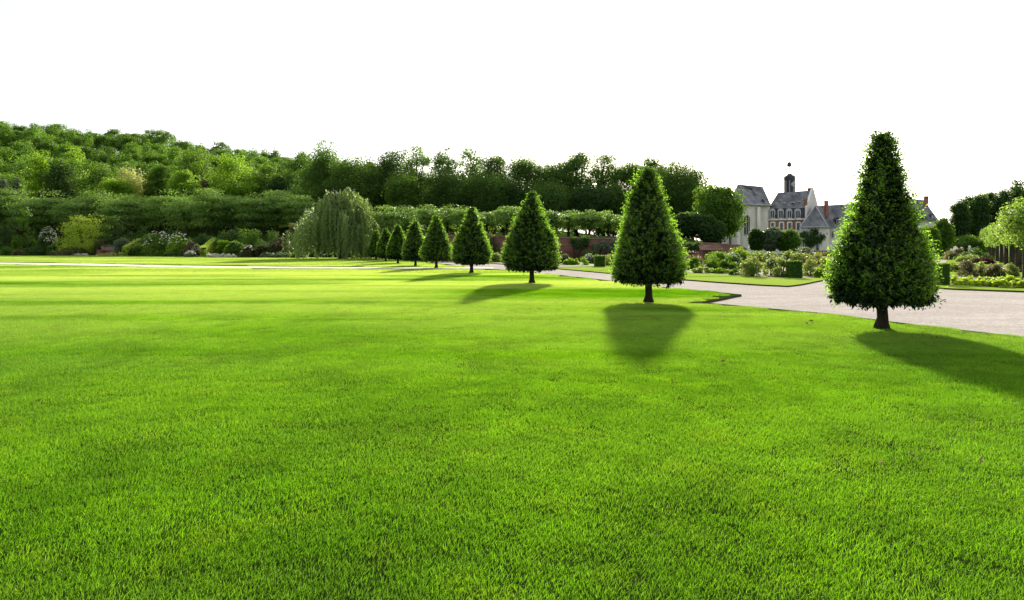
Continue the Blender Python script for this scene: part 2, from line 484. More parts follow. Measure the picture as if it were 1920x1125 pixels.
def shrub(name, label, x, base_y, w_px, top_y, mat, seed, group=None, cat='shrub', Y=None, z0=0.0, clumps=22, per=70, leaf=None, flat=0.8,
          shape='dome', flowers=None, nfl=60, lump=0.18, depth=0.8, aspect=0.6, up=0.4, fl_size=1.0, stems=True, shell=0.45, clump_k=0.3):
    if Y is None: Y = (CH - z0) * F / (base_y - HY)
    X = (x - 960) * Y / F
    H = max(0.15, CH + (HY - top_y) * Y / F - z0)
    rx = w_px * 0.5 * Y / F
    root = tag(empty(name, (X, Y, z0)), label, cat, group)
    cr = clump_k * min(rx, H)
    lf = leaf or max(0.05, Y * 0.0026)
    me, C = crown_mesh('foliage', M[mat], seed, max(rx - cr * .7, .35 * rx), max(rx - cr * .7, .35 * rx) * depth, max(H - cr * flat, .4 * H), 0.08 * H, clumps, per, cr, lf, flat, shell, shape, lump, aspect, up)
    link('foliage', me, root)
    if stems:
        b = MB(); rng = random.Random(seed)
        for c in C[:6]:
            b.tube([(rng.uniform(-.1, .1) * rx, rng.uniform(-.1, .1) * rx, -0.05), (c[0] * .5, c[1] * .5, max(c[2] * .6, .05)), c], [H * .025, H * .018, H * .006], 5, cap=False)
        b.build('stem', M['bark'], root)
    if flowers:
        rng = np.random.default_rng(seed + 5)
        d = rdir(rng, nfl); d[:, 2] = np.abs(d[:, 2]) * 0.9 + 0.45; d[:, 1] = -np.abs(d[:, 1]) * 0.8
        P = unit(d) * np.array([rx, rx * depth, H]) * rng.uniform(0.92, 1.04, (nfl, 1)) 
        N = unit(d + rng.normal(size=(nfl, 3)) * 0.35)
        D = np.cross(N, rdir(rng, nfl))
        L = lf * 0.85 * fl_size * rng.uniform(.7, 1.3, nfl)
        # two crossed petals per flower
        V = np.concatenate([leaf_quads(P - unit(D) * (L[:, None] * .5), D, N, L, L * .8), leaf_quads(P - np.cross(N, unit(D)) * (L[:, None] * .5), np.cross(N, D), N, L, L * .8)])
        link('flowers', quad_mesh('flowers', V, 2 * nfl, rng.uniform(0, 1, 2 * nfl), M[flowers]), root)
    return root

# ================================================================== GROUND
def sheet(name, pts, z, mat, drop=0.0, edge=None):
    b = MB()
    b.poly([(p[0], p[1], z) for p in pts], 0)
    if drop:
        n = len(pts)
        for i in range(n):
            a = pts[i]; c = pts[(i + 1) % n]
            b.poly([(a[0], a[1], z), (c[0], c[1], z), (c[0], c[1], z - drop), (a[0], a[1], z - drop)], 1)
    me = b.mesh(name, [M[mat], M[edge or mat]])
    o = link(name, me)
    tag(o, kind='structure')
    return o

def ccw(pts):
    a = sum(pts[i][0] * pts[(i + 1) % len(pts)][1] - pts[(i + 1) % len(pts)][0] * pts[i][1] for i in range(len(pts)))
    return pts if a > 0 else pts[::-1]

LZ = 0.0            # lawn level
DZ = -0.07          # drive level
sheet('ground', [(-880, -50), (880, -50), (880, 880), (-880, 880)], -0.12, 'rough_grass')
# gravel drive sheet under the turf slabs
sheet('gravel_drive', ccw([(-22, 112), (-26, 108), (-6, 50), (6, 20), (8, -2), (34, -2), (60, 30), (58, 100), (40, 104), (20, 90)]), DZ, 'gravel')

def smooth(pts, n=6):
    """Catmull-Rom through points"""
    P = [np.array(p, float) for p in pts]; o = []
    for i in range(len(P) - 1):
        p0 = P[max(i - 1, 0)]; p1 = P[i]; p2 = P[i + 1]; p3 = P[min(i + 2, len(P) - 1)]
        for k in range(n):
            t = k / n
            o.append(tuple(0.5 * ((2 * p1) + (-p0 + p2) * t + (2 * p0 - 5 * p1 + 4 * p2 - p3) * t * t + (-p0 + 3 * p1 - 3 * p2 + p3) * t ** 3)))
    o.append(tuple(P[-1]))
    return o

def wob(pts, amp, seed):
    r = random.Random(seed)
    return [(p[0] + r.uniform(-amp, amp), p[1] + r.uniform(-amp, amp)) for p in pts]

edge_near = [G(1390, 552), G(1350, 560), G(1310, 567.5), G(1340, 568.8), G(1450, 578.5), G(1560, 588.5), G(1650, 600), G(1740, 611), G(1850, 623.5), G(1920, 631.5), G(2150, 660)]
edge_far = [G(905, 502.8), G(960, 507), G(1010, 511.5), G(1100, 521), G(1180, 530), G(1260, 539.5), G(1330, 546), G(1390, 552)]
lawn_edge = smooth(edge_far, 8)[:-1] + smooth(edge_near[:3], 4)[:-1] + smooth(edge_near[2:], 10)
lawn_edge = wob(lawn_edge, 0.02, 3)
beyond = [G(872, 500.6), G(850, 496.5), G(800, 490.5), G(745, 486), G(700, 483.3), G(640, 483.4)]
lawn_pts = [(-200, -12), (26, -12), (20, 8)] + lawn_edge[::-1][1:] + beyond + [G(500, 482.8), G(330, 481), G(180, 479.5), G(0, 478.3), (-200, 118)]
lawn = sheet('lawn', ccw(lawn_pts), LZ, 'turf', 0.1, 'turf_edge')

# narrow gravel path across the lawn
pt = [(-250, 488.5), (0, 492.4), (175, 494.7), (340, 498.3), (520, 500.2), (700, 501.3), (800, 501.4), (925, 501.6)]
pb = [(-250, 491.5), (0, 495.2), (175, 498.0), (340, 501.6), (520, 503.1), (700, 503.6), (800, 503.6), (925, 503.8)]
sheet('gravel_path', ccw(smooth([G(*p) for p in pt], 5) + smooth([G(*p) for p in pb], 5)[::-1]), 0.012, 'path_gravel')

# grass verges beyond the drive
va = smooth([G(905, 493.2, DZ), G(1000, 501, DZ), G(1050, 505.2, DZ), G(1148, 514, DZ), G(1272, 525, DZ), G(1380, 533, DZ), G(1455, 537.4, DZ), G(1490, 537, DZ), G(1545, 526.5, DZ), G(1640, 505, DZ), G(1715, 490, DZ)], 6)
sheet('grass_verge', ccw(wob(va, 0.015, 8) + [(46, 100), (-12, 84)]), LZ - 0.004, 'verge', 0.1, 'turf_edge')
vb = [G(1780, 484, DZ), G(1768, 500, DZ), G(1752, 530, DZ), G(1756, 541, DZ), G(1850, 546, DZ), G(1920, 548.5, DZ), G(2200, 560, DZ)]
sheet('grass_verge', ccw(smooth(vb, 5) + [(90, 40), (90, 110), (62, 110)]), LZ - 0.004, 'verge', 0.1, 'turf_edge')
# planting beds
sheet('soil', ccw(smooth([G(1130, 497.5), G(1200, 503), G(1300, 511.5), G(1380, 515.5), G(1470, 520), G(1530, 520), G(1590, 510), G(1680, 489)], 5) + [(42, 92), (-8, 80), G(915, 492), G(1000, 496)]), 0.004, 'soil')
sheet('soil', ccw([G(1766, 533), G(1850, 537), G(1930, 541), G(1930, 524), G(1850, 519), G(1768, 517)]), 0.004, 'soil')
sheet('soil', ccw([G(1800, 512), G(1880, 516), G(1890, 500), G(1800, 496)]), 0.004, 'soil')
sheet('gravel_path', ccw([G(1048, 500.5), G(1118, 498.8), G(1118, 496.8), G(1048, 498.3)]), 0.012, 'gravel')
sheet('soil', ccw([G(-60, 478.0), G(180, 479.4), G(330, 480.9), G(500, 482.7), G(640, 483.3), G(700, 483.2), (-24, 118), (-110, 150)]), 0.008, 'soil')

# hill: bank, terrace, wooded slope
U = [-1.6, -0.95, -0.8, -0.55, -0.38, -0.22, -0.09, 0.03, 0.2, 0.6, 1.6]
HT = [68, 63, 59, 50, 41, 34, 22, 12, 6, 5, 5]
def hill_h(X, Y):
    u = X / max(Y, 1)
    top = np.interp(u, U, HT)
    y0 = np.interp(u, [-0.9, -0.5, -0.23, -0.15, 0.18, 0.22, 0.3], [140, 124, 112, 82, 79, 84, 100])
    t1 = np.interp(Y - y0, [0, 2, 14, 30, 60], [0, 0.5, 2.2, 3.2, 4.5]) if u < -0.16 else np.interp(Y - y0, [0, 0.5, 3, 60], [0, 2.75, 3.0, 4.0])
    t1 *= np.interp(u, [-2, 0.28, 0.34], [1, 1, 0])
    s = np.clip((Y - 176) / 200, 0, 1); s = s * (0.75 + 0.25 * s)
    z = t1 + (top * 1.07 - 4) * s
    if Y > 376: z += (Y - 376) * 0.01
    return float(z)
b = MB()
ys = [78 + 2 * i for i in range(36)] + [150 + 10 * i for i in range(1, 25)] + [430, 480, 600]
us = np.linspace(-1.5, 1.0, 101)
for Y in ys:
    for u in us: b.v.append((u * Y, Y, hill_h(u * Y, Y) - 0.16 if hill_h(u * Y, Y) <= 0.01 else hill_h(u * Y, Y)))
for j in range(len(ys) - 1):
    for i in range(len(us) - 1):
        a = j * len(us) + i
        b.f.append((a, a + 1, a + 1 + len(us), a + len(us))); b.m.append(0)
tag(b.build('hill', M['forest_floor'], smooth=True), kind='structure')

# ================================================================== GRASS BLADES
def patch_mesh(seed, n=5200, R=0.62, h=(0.018, 0.037), w=0.0034, hr=1.0):
    rng = np.random.default_rng(seed)
    r = R * np.sqrt(rng.uniform(0, 1, n)); t = rng.uniform(0, 6.283, n)
    P = np.stack([r * np.cos(t), r * np.sin(t), np.full(n, -0.004)], 1)
    k = rng.normal(size=(4, 2)) * 9
    tuft = np.sum(np.cos(P[:, :2] @ k.T), axis=1) / 4
    hh = rng.uniform(h[0], h[1], n) * (1 + 0.35 * tuft)
    a = rng.uniform(0, 6.283, n)
    D = np.stack([np.cos(a) * 0.75, np.sin(a) * 0.75, rng.uniform(0.7, 2.4, n)], 1)
    D[:, 0] += 0.35
    V = leaf_quads(P, D, rdir(rng, n), hh * 1.2, np.full(n, w) * rng.uniform(.7, 1.4, n), 0.18)
    me = quad_mesh('grass_patch', V, n, np.clip(rng.normal(.5, .25, n) + .15 * tuft, 0, 1), M['blade'])
    return me

def point_in(poly, x, y):
    c = np.zeros(len(x), bool); n = len(poly)
    for i in range(n):
        x1, y1 = poly[i]; x2, y2 = poly[(i + 1) % n]
        k = ((y1 > y) != (y2 > y)) & (x < (x2 - x1) * (y - y1) / ((y2 - y1) + 1e-12) + x1)
        c ^= k
    return c

rng = np.random.default_rng(5)
pts = []
path_out = ccw([G(p[0], p[1] - .6) for p in pt] + [G(p[0], p[1] + .35) for p in pb][::-1])
lod = []
for li, (ya, yb, den, mg) in enumerate(((1.5, 14, 2.4, .5), (14, 30, 2.0, .55), (30, 44, 1.7, .6), (44, 122, .20, 1.7))):
    st_ = 1 / math.sqrt(den)
    gx_, gy_ = np.meshgrid(np.arange(-yb * .875, yb * .875, st_), np.arange(ya, yb, st_))
    x = gx_.ravel() + rng.uniform(-.12, .12, gx_.size); y = gy_.ravel() + rng.uniform(-.12, .12, gx_.size)
    k = (np.abs(x) < y * 0.84 + 1.0)
    # keep patches whole inside the lawn
    ins = point_in(lawn_pts, x, y)
    for dx, dy in ((mg, 0), (-mg, 0), (0, mg), (0, -mg)):
        ins &= point_in(lawn_pts, x + dx, y + dy)
        if li >= 2: ins &= ~point_in(path_out, x + dx * .6, y + dy)
    k &= ins
    pts.append(np.stack([x[k], y[k], np.zeros(k.sum())], 1)); lod.append(np.full(k.sum(), li == 3))
pts = np.concatenate(pts)
me = bpy.data.meshes.new('lawn_grass'); me.vertices.add(len(pts)); me.vertices.foreach_set('co', pts.astype(np.float32).ravel()); me.update()
la = me.attributes.new('coarse', 'BOOLEAN', 'POINT'); la.data.foreach_set('value', np.concatenate(lod))
me.materials.append(M['blade'])
gob = link('lawn_grass', me)
tag(gob, 'short bright green mown grass covering the lawn', 'grass', kind='stuff')
ng = bpy.data.node_groups.new('grass_scatter', 'GeometryNodeTree')
ng.interface.new_socket('Geometry', in_out='INPUT', socket_type='NodeSocketGeometry')
ng.interface.new_socket('Geometry', in_out='OUTPUT', socket_type='NodeSocketGeometry')
gi = ng.nodes.new('NodeGroupInput'); go = ng.nodes.new('NodeGroupOutput')
att = ng.nodes.new('GeometryNodeInputNamedAttribute'); att.data_type = 'BOOLEAN'; att.inputs['Name'].default_value = 'coarse'
sep = ng.nodes.new('GeometryNodeSeparateGeometry'); ng.links.new(gi.outputs[0], sep.inputs['Geometry']); ng.links.new(att.outputs['Attribute'], sep.inputs['Selection'])
jo = ng.nodes.new('GeometryNodeJoinGeometry')
for coarse in (0, 1):
    jg = ng.nodes.new('GeometryNodeJoinGeometry')
    for s in range(4):
        pm = patch_mesh(60 + s, 5200, 1.95, (0.028, 0.050), 0.026) if coarse else patch_mesh(40 + s)
        po = bpy.data.objects.new('grass_patch', pm)
        oi = ng.nodes.new('GeometryNodeObjectInfo'); oi.inputs['Object'].default_value = po
        oi.inputs['As Instance'].default_value = True
        ng.links.new(oi.outputs['Geometry'], jg.inputs[0])
    iop = ng.nodes.new('GeometryNodeInstanceOnPoints')
    iop.inputs['Pick Instance'].default_value = True
    rv = ng.nodes.new('FunctionNodeRandomValue'); rv.data_type = 'FLOAT_VECTOR'
    rv.inputs[0].default_value = (0, 0, -0.5); rv.inputs[1].default_value = (0, 0, 0.5)
    rs = ng.nodes.new('FunctionNodeRandomValue'); rs.data_type = 'FLOAT'
    rs.inputs[2].default_value = 0.85; rs.inputs[3].default_value = 1.2; rs.inputs['Seed'].default_value = 7
    ng.links.new(sep.outputs['Inverted' if not coarse else 'Selection'], iop.inputs['Points']); ng.links.new(jg.outputs[0], iop.inputs['Instance'])
    ng.links.new(rv.outputs[0], iop.inputs['Rotation']); ng.links.new(rs.outputs[1], iop.inputs['Scale'])
    ng.links.new(iop.outputs[0], jo.inputs[0])
ng.links.new(jo.outputs[0], go.inputs[0])
md = gob.modifiers.new('scatter', 'NODES'); md.node_group = ng

# ================================================================== TOPIARY CONE TREES
PROF_T = [0, .05, .13, .3, .45, .6, .75, .88, .96, 1]
PROF_A = [.70, .93, 1, .91, .76, .58, .40, .23, .13, .04]
PROF_B = [.74, .94, 1, .83, .62, .46, .33, .22, .15, .05]

def cone_tree(x, base_y, top_y, w_px, seed, label, prof, shoots, leaf, base_frac=0.15, lobe=.022):
    Y = CH * F / (base_y - HY); X = (x - 960) * Y / F
    H = (base_y - top_y) * Y / F
    R = w_px * 0.47 * Y / F * math.cos(math.atan(abs(X) / Y))
    root = tag(empty('topiary_tree', (X, Y, 0)), label, 'tree', 'conical topiary trees in a row along the drive')
    rng = np.random.default_rng(seed)
    z0 = H * base_frac; hc = (H - z0) * .985
    k = rng.normal(size=(6, 3)) * np.array([1.4, 1.4, 1.0]); ph = rng.uniform(0, 6.28, 6)
    def gen(n, per, lf, dmin, dmax, outw, name, mat, spread):
        # area-weighted height
        tt = rng.uniform(0, 1, n * 3); wv = np.interp(tt, PROF_T, prof)
        tt = tt[rng.uniform(0, 1, n * 3) < wv + .05][:n]; n = len(tt)
        if name == 'inner_shade_foliage': tt = tt * .84
        tt = np.minimum(tt, .985)
        th = rng.uniform(0, 2 * math.pi, n)
        bottom = rng.uniform(0, 1, n) < 0.13
        rr = np.interp(tt, PROF_T, prof) * R
        ir = rng.uniform(dmin, dmax, n)
        if dmax > .1: ir = np.minimum(ir, rr * .92) if name == 'crown' else ir * rr / R + (1 - rr / R) * .10
        rr = np.where(bottom, R * .9 * np.sqrt(rng.uniform(0, 1, n)), rr - ir)
        zz = np.where(bottom, z0 + rng.uniform(0, .16, n) * (1 if True else 0) * H * .3 + 0.02 * H, z0 + tt * hc)
        dirs = np.stack([np.cos(th), np.sin(th), np.zeros(n)], 1)
        q = np.stack([np.cos(th) * 1.0, np.sin(th) * 1.0, tt * 3], 1)
        lob = np.sum(np.cos(q @ (k * 2.2).T + ph), axis=1) * lobe * R / 0.8
        rr = np.maximum(rr + lob - spread * .45, 0.01)
        B = dirs * rr[:, None] + np.stack([np.zeros(n), np.zeros(n), zz], 1)
        SD = unit(dirs * outw + np.array([0, 0, 0.55]) + rng.normal(size=(n, 3)) * 0.35)
        SD = np.where(bottom[:, None], unit(dirs * .7 + np.array([0, 0, -.25]) + rng.normal(size=(n, 3)) * .4), SD)
        SL = spread * rng.uniform(.6, 1.35, n)
        m = n * per
        ci = np.repeat(np.arange(n), per); f = np.tile(np.linspace(0.12, 1, per), n)
        P = B[ci] + SD[ci] * (SL[ci] * f)[:, None] + rng.normal(size=(m, 3)) * spread * 0.05
        D = SD[ci] * 0.75 + rdir(rng, m) * 0.85
        N = unit(rdir(rng, m) * 0.6 + np.array([0, 0, .6]) + dirs[ci] * .35)
        L = lf * rng.uniform(.7, 1.25, m) * (1.05 - .3 * f)
        V = leaf_quads(P, D, N, L, L * .46, 0.15)
        return quad_mesh(name, V, m, np.clip(rng.normal(.45, .22, m) + .25 * (f - .5), 0, 1), M[mat])
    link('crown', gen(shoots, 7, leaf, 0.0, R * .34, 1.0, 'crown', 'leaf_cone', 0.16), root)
    link('inner_shade_foliage', gen(int(shoots * .55), 5, leaf * 1.7, R * .16, R * .6, .6, 'inner_shade_foliage', 'leaf_shade', 0.15), root)  # added opaque dark leaves that stop sun leaking through the crown
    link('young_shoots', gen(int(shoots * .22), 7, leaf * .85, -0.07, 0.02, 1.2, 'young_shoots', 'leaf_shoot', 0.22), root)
    b = MB()
    r0 = 0.0275 * H
    b.tube([(0, 0, -.05), (0, 0, .05), (.01, 0, .25), (-.01, .01, z0 + .1), (0, 0, H * .55), (0, 0, H * .9)], [r0 * 1.45, r0 * 1.15, r0 * .95, r0 * .9, r0 * .5, r0 * .15], 12)
    rr = random.Random(seed)
    for i in range(7):
        a = i * .9 + rr.uniform(-.2, .2); L = r0 * rr.uniform(1.15, 1.5)
        b.tube([(math.cos(a) * r0 * .6, math.sin(a) * r0 * .6, .22), (math.cos(a) * r0 * 1.1, math.sin(a) * r0 * 1.0, .05), (math.cos(a) * L, math.sin(a) * L, -.02)], [r0 * .3, r0 * .34, r0 * .2], 6, cap=False)
    for i in range(26):
        t = rr.uniform(0.04, .85); a = rr.uniform(0, 6.28); z = z0 + hc * t; L = np.interp(t, PROF_T, prof) * R * .85
        b.tube([(0, 0, z - .12), (math.cos(a) * L * .5, math.sin(a) * L * .5, z), (math.cos(a) * L, math.sin(a) * L, z + .15)], [r0 * .3, r0 * .18, r0 * .05], 5, cap=False)
    b.build('trunk', M['bark'], root, True)
    return root

cone_tree(1654, 617, 249, 212, 11, 'tallest and nearest conical clipped tree on the lawn corner, casting a long shadow right', PROF_B, 9500, 0.080, .135, .05)
cone_tree(1216, 567, 315, 145, 12, 'second nearest cone shaped clipped tree, its shadow falling straight towards the viewer', PROF_A, 7800, 0.088, .15, .03)
cone_tree(997, 531, 360, 106, 13, 'third conical clipped tree from the near end of the row', PROF_A, 5200, 0.11)
cone_tree(884, 512, 389, 76, 14, 'fourth conical clipped tree of the row, where the narrow path meets the drive', PROF_A, 4200, 0.13)
cone_tree(818, 502.5, 405, 58, 15, 'fifth conical clipped tree of the row, standing just past the narrow gravel path', PROF_A, 3600, 0.15)
cone_tree(779, 498.5, 415, 51, 16, 'sixth conical clipped tree counted from the near end of the row', PROF_A, 3200, 0.17)
cone_tree(746, 494, 423, 42, 17, 'seventh conical clipped tree of the row, third from its far end', PROF_A, 3000, 0.19)
cone_tree(723, 490.5, 429, 34, 18, 'eighth conical clipped tree, last but one at the far end of the row', PROF_A, 2600, 0.2)
cone_tree(705, 487.5, 432, 30, 19, 'smallest looking conical clipped tree at the far end beside the weeping tree', PROF_A, 2400, 0.2)

# fallen leaves
M['dry_leaf'] = rough('dry_leaf', (0.36, 0.27, 0.12), (0.5, 0.40, 0.2), 20, bump=0)
for i, (x, y, s, lab) in enumerate(((1355, 684, .07, 'dry curled leaf on the lawn right of the second cone tree shadow'), (1521, 606, .09, 'pale fallen leaf on the grass left of the nearest trunk'),
        (1513, 611, .07, 'darker fallen leaf lying just in front of the pale one left of the nearest trunk'), (1541, 603, .05, 'tiny pale leaf on the grass between the drive edge and the nearest trunk'),
        (1708, 865, .04, 'pale brown leaf fallen on the open grass below the long shadow'), (1652, 884, .04, 'small tan leaf on the grass left of another below the long shadow'),
        (1840, 878, .04, 'single tan leaf lying on the grass nearest the right border of the picture'))):
    gx, gy = G(x, y)
    b = MB(); rr = random.Random(i)
    n = 7; ring = []
    for k in range(9):
        t = k / 8.0; w = math.sin(math.pi * t) ** .7 * s * .35
        ring.append((s * (t - .5), w, .02 + w * .5 + rr.uniform(0, .006), -w))
    for k in range(8):
        a, c = ring[k], ring[k + 1]
        b.poly([(a[0], 0, .035), (c[0], 0, .035), (c[0], c[1], c[2] + .03), (a[0], a[1], a[2] + .03)])
        b.poly([(a[0], a[3], a[2] + .03), (c[0], c[3], c[2] + .03), (c[0], 0, .035), (a[0], 0, .035)])
    o = b.build('fallen_leaf', M['dry_leaf'], loc=(gx, gy, .01)); o.rotation_euler = (0, 0, rr.uniform(0, 6))
    tag(o, lab, 'leaf', 'fallen leaves on the lawn')
#@@PART2
# ================================================================== MATERIALS FOR BUILDINGS
M['stone'] = rough('stone', (0.62, 0.58, 0.50), (0.88, 0.84, 0.75), 0.45, bump=0.4, bscale=2.5, stretch=(1, 1, 0.5))
M['plaster'] = rough('plaster', (0.62, 0.60, 0.55), (0.80, 0.78, 0.73), 0.3, bump=0.15)
M['slate'] = rough('slate', (0.07, 0.076, 0.084), (0.22, 0.225, 0.225), 0.5, r=0.7, bump=0.4, bscale=3, stretch=(1.5, 1, 0.4))
M['slate_dark'] = rough('slate_dark', (0.03, 0.034, 0.042), (0.075, 0.08, 0.09), 0.8, r=0.6, bump=0.3)
M['brick'] = rough('brick', (0.22, 0.09, 0.06), (0.36, 0.18, 0.125), 0.8, bump=0.4, bscale=8)
M['old_brick'] = rough('old_brick', (0.12, 0.055, 0.04), (0.30, 0.165, 0.125), 0.45, bump=0.6, bscale=3, stretch=(0.6, 1, 1.6))
M['coping'] = rough('coping', (0.16, 0.10, 0.08), (0.28, 0.19, 0.15), 1.2, bump=0.4)
M['tile'] = rough('tile', (0.06, 0.035, 0.028), (0.12, 0.08, 0.065), 1.0, bump=0.4, spec=0.0)
M['lead'] = rough('lead', (0.33, 0.34, 0.36), (0.42, 0.43, 0.45), 2, bump=0)
M['white_paint'] = rough('white_paint', (0.60, 0.61, 0.62), (0.72, 0.73, 0.73), 4, r=0.6, bump=0)
def glass_mat():
    m, nt = new_mat('window_glass')
    p = nt.nodes.new('ShaderNodeBsdfPrincipled')
    p.inputs['Base Color'].default_value = (0.015, 0.02, 0.028, 1); p.inputs['Roughness'].default_value = 0.12
    out(nt, p.outputs['BSDF']); return m
M['glass'] = glass_mat()

def foot(pts):
    """footprint from (pixel column, distance) pairs"""
    return [((x - 960) * Y / F, Y) for x, Y in pts]
def zat(y, Y): return CH + (HY - y) * Y / F

def walls(name, fp, z0, z1, mat, root):
    b = MB()
    b.prism([(p[0], p[1], z0) for p in fp], (0, 0, z1 - z0))
    return b.build(name, M[mat], root)

def arch(x0, x1, yt, yb, n=7, rise=None):
    """pixel outline of an arched opening"""
    r = (x1 - x0) / 2; c = (x0 + x1) / 2; rise = r if rise is None else rise
    return [(x0, yb), (x1, yb)] + [(c + r * math.cos(t), yt + rise - rise * math.sin(t)) for t in [math.pi * k / n for k in range(n + 1)]]

def opening(root, x0, x1, yt, yb, Y, kind='window', rise=None, fr='white_paint', surround=None, sw=1.0, bars=(1, 2), pane='glass'):
    """a window or door in a facade standing Y metres away: surround, frame with bars, pane"""
    yf = Y if callable(Y) else (lambda x, Y=Y: Y)
    c = (x0 + x1) / 2; Yc = yf(c)
    P = lambda pts, d: [at(x, y, yf(x) - d) for x, y in pts]
    if surround:
        b = MB(); b.prism(P(arch(x0 - sw, x1 + sw, yt - sw, yb + sw * .6, rise=None if rise is None else rise + sw * .3), 0.10), (0, 0.12, 0))
        b.build('surround', M[surround], root)
    b = MB(); b.prism(P(arch(x0, x1, yt, yb, rise=rise), 0.16), (0, 0.10, 0))
    fo = b.build(kind, M[fr], root)
    t = min(0.22 * (x1 - x0), 0.7)
    b = MB(); b.prism(P(arch(x0 + t, x1 - t, yt + t, yb - t, rise=None if rise is None else rise), 0.20), (0, 0.06, 0))
    b.build('pane', M[pane], fo)
    b = MB(); s = Yc / F * 0.22
    for k in range(1, bars[0] + 1):
        x = x0 + (x1 - x0) * k / (bars[0] + 1); p = at(x, yt + t, yf(x)); q = at(x, yb - t, yf(x))
        b.box(p[0] - s, p[0] + s, p[1] - .24, p[1] - .19, q[2], p[2])
    for k in range(1, bars[1] + 1):
        y = yt + (yb - yt) * k / (bars[1] + 1); p = at(x0 + t, y, yf(x0)); q = at(x1 - t, y, yf(x1))
        b.prism([(p[0], p[1] - .235, p[2] - s), (q[0], q[1] - .235, q[2] - s), (q[0], q[1] - .235, q[2] + s), (p[0], p[1] - .235, p[2] + s)], (0, 0.04, 0))
    if bars[0] + bars[1]: b.build('glazing_bars', M[fr], fo)
    return fo

# ------------------------------------------------------------------ church
ch = tag(empty('church', foot([(1400, 155)])[0] + (0,)), 'pale stone church apse with steep slate roof and tall dark arched window', 'church')
CHO = np.array((*foot([(1400, 155)])[0], 0))
def under(root):
    """children built in world coordinates: undo the root's place"""
    for c in [o for o in bpy.data.objects if o.parent == root]:
        c.location = (-root.location[0], -root.location[1], -root.location[2])
zE = zat(384, 150)
fpc = foot([(1366, 160), (1384, 151), (1403, 149), (1421, 151), (1422, 152.5), (1444, 153), (1444, 168), (1366, 168)])
walls('wall', fpc, 0, zE, 'stone', ch)
b = MB()
ov = foot([(1364.5, 159.5), (1383, 150.2), (1403.5, 148.2), (1422.5, 150.2), (1446, 152.2), (1446, 169), (1364.5, 169)])
e = [np.array((p[0], p[1], zE)) for p in ov]
P1 = at(1383, 345.5, 158); P2 = at(1409, 355, 158.5); P3 = at(1411, 354, 158); P4 = at(1430, 350, 158)
for f in ((e[0], e[1], P1), (e[1], e[2], P1), (e[2], e[3], P2, P1), (e[3], P3, P2), (e[3], e[4], P4, P3), (e[4], e[5], P4), (e[5], e[6], P1, P4), (e[6], e[0], P1)): b.poly(f)
b.poly([p - np.array((0, 0, .02)) for p in e][::-1])
b.poly((P1, P2, P3, P4))
rf = b.build('roof', M['slate'], ch)
b = MB()
for i in range(len(e)):
    p = e[i]; q = e[(i + 1) % len(e)]; b.tube([p, q], [.16, .16], 6)
b.build('cornice', M['lead'], ch)
opening(ch, 1394.5, 1406.5, 403, 440, lambda x: 149 + abs(x - 1403) * 0.05, 'window', fr='stone', surround='stone', bars=(2, 3))
opening(ch, 1384, 1388, 437, 452, lambda x: 150.6, 'window', fr='stone', bars=(0, 1))
b = MB(); 
for xx, Y in ((1421.5, 150.4), (1384.3, 150.5)):
    p = at(xx, 463, Y); b.box(p[0] - .35, p[0] + .35, Y - .5, Y + .5, 0, zE - .5)
b.build('buttress', M['stone'], ch)
b = MB(); p = at(1430, 378, 152)
b.prism([at(1427, 384, 152), at(1434, 384, 152), at(1434, 377, 152), at(1430.5, 373, 152), at(1427, 377, 152)], (0, 4, 0)); dm = b.build('dormer', M['slate_dark'], ch)
b = MB(); b.prism([at(1428.6, 383, 151.95), at(1432.4, 383, 151.95), at(1432.4, 378, 151.95), at(1428.6, 378, 151.95)], (0, .03, 0)); b.build('pane', M['glass'], dm)
under(ch)
for o in [o for o in bpy.data.objects if o.parent in (dm,)]: pass
b = MB(); wp = foot([(1340, 157), (1367, 157), (1367, 162), (1340, 162)])
lw = tag(b.build('chapel_annex', M['stone']), 'low pale stone annex half hidden behind the round tree left of the church', 'building')
walls('wall', wp, 0, zat(433, 157), 'stone', lw)
b = MB(); q = [np.array((p[0], p[1], zat(433, 157))) for p in wp]; r1 = (q[0] + q[3]) / 2 + np.array((0, 0, 2.2)); r2 = (q[1] + q[2]) / 2 + np.array((0, 0, 2.2))
b.poly((q[0], q[1], r2, r1)); b.poly((q[2], q[3], r1, r2)); b.poly((q[1], q[2], r2)); b.poly((q[3], q[0], r1)); b.poly(q[::-1])
b.build('roof', M['slate'], lw)

# ------------------------------------------------------------------ manor house
mh = tag(empty('manor_house', foot([(1475, 152)])[0] + (0,)), 'brick and stone manor house with slate mansard, four arched dormers and a belfry', 'house')
A, B_, C_, D_ = [np.array((*p, 0)) for p in foot([(1439, 153), (1509, 150), (1532, 160), (1462, 163)])]
yfm = lambda x: 153 - 3 * (x - 1439) / 70.0
z1 = zat(433, 151.5); z2 = zat(412, 151.5); z3 = zat(391, 151.5); zr = zat(357.5, 156)
fpm = [tuple(p[:2]) for p in (A, B_, C_, D_)]
walls('wall', fpm, 0, z2, 'brick', mh)
Z = np.array((0, 0, 1.0))
b = MB(); n_ = np.array((0.04, -1, 0)); n_ /= np.linalg.norm(n_)
b.prism([A + n_ * .06, B_ + n_ * .06, B_ + n_ * .06 + Z * z1, A + n_ * .06 + Z * z1], (0, .05, 0))
b.build('ground_floor_facing', M['stone'], mh)
b = MB()
for zz, h, pr in ((z1, .28, .14), (z2 - .1, .36, .3)):
    b.prism([A + n_ * pr + Z * zz, B_ + n_ * pr + Z * zz, B_ + n_ * pr + Z * (zz + h), A + n_ * pr + Z * (zz + h)], (0, pr + .03, 0))
b.build('cornice', M['stone'], mh)
inn = lambda p, k: p + (A + B_ + C_ + D_) / 4 * k - p * k
b = MB()
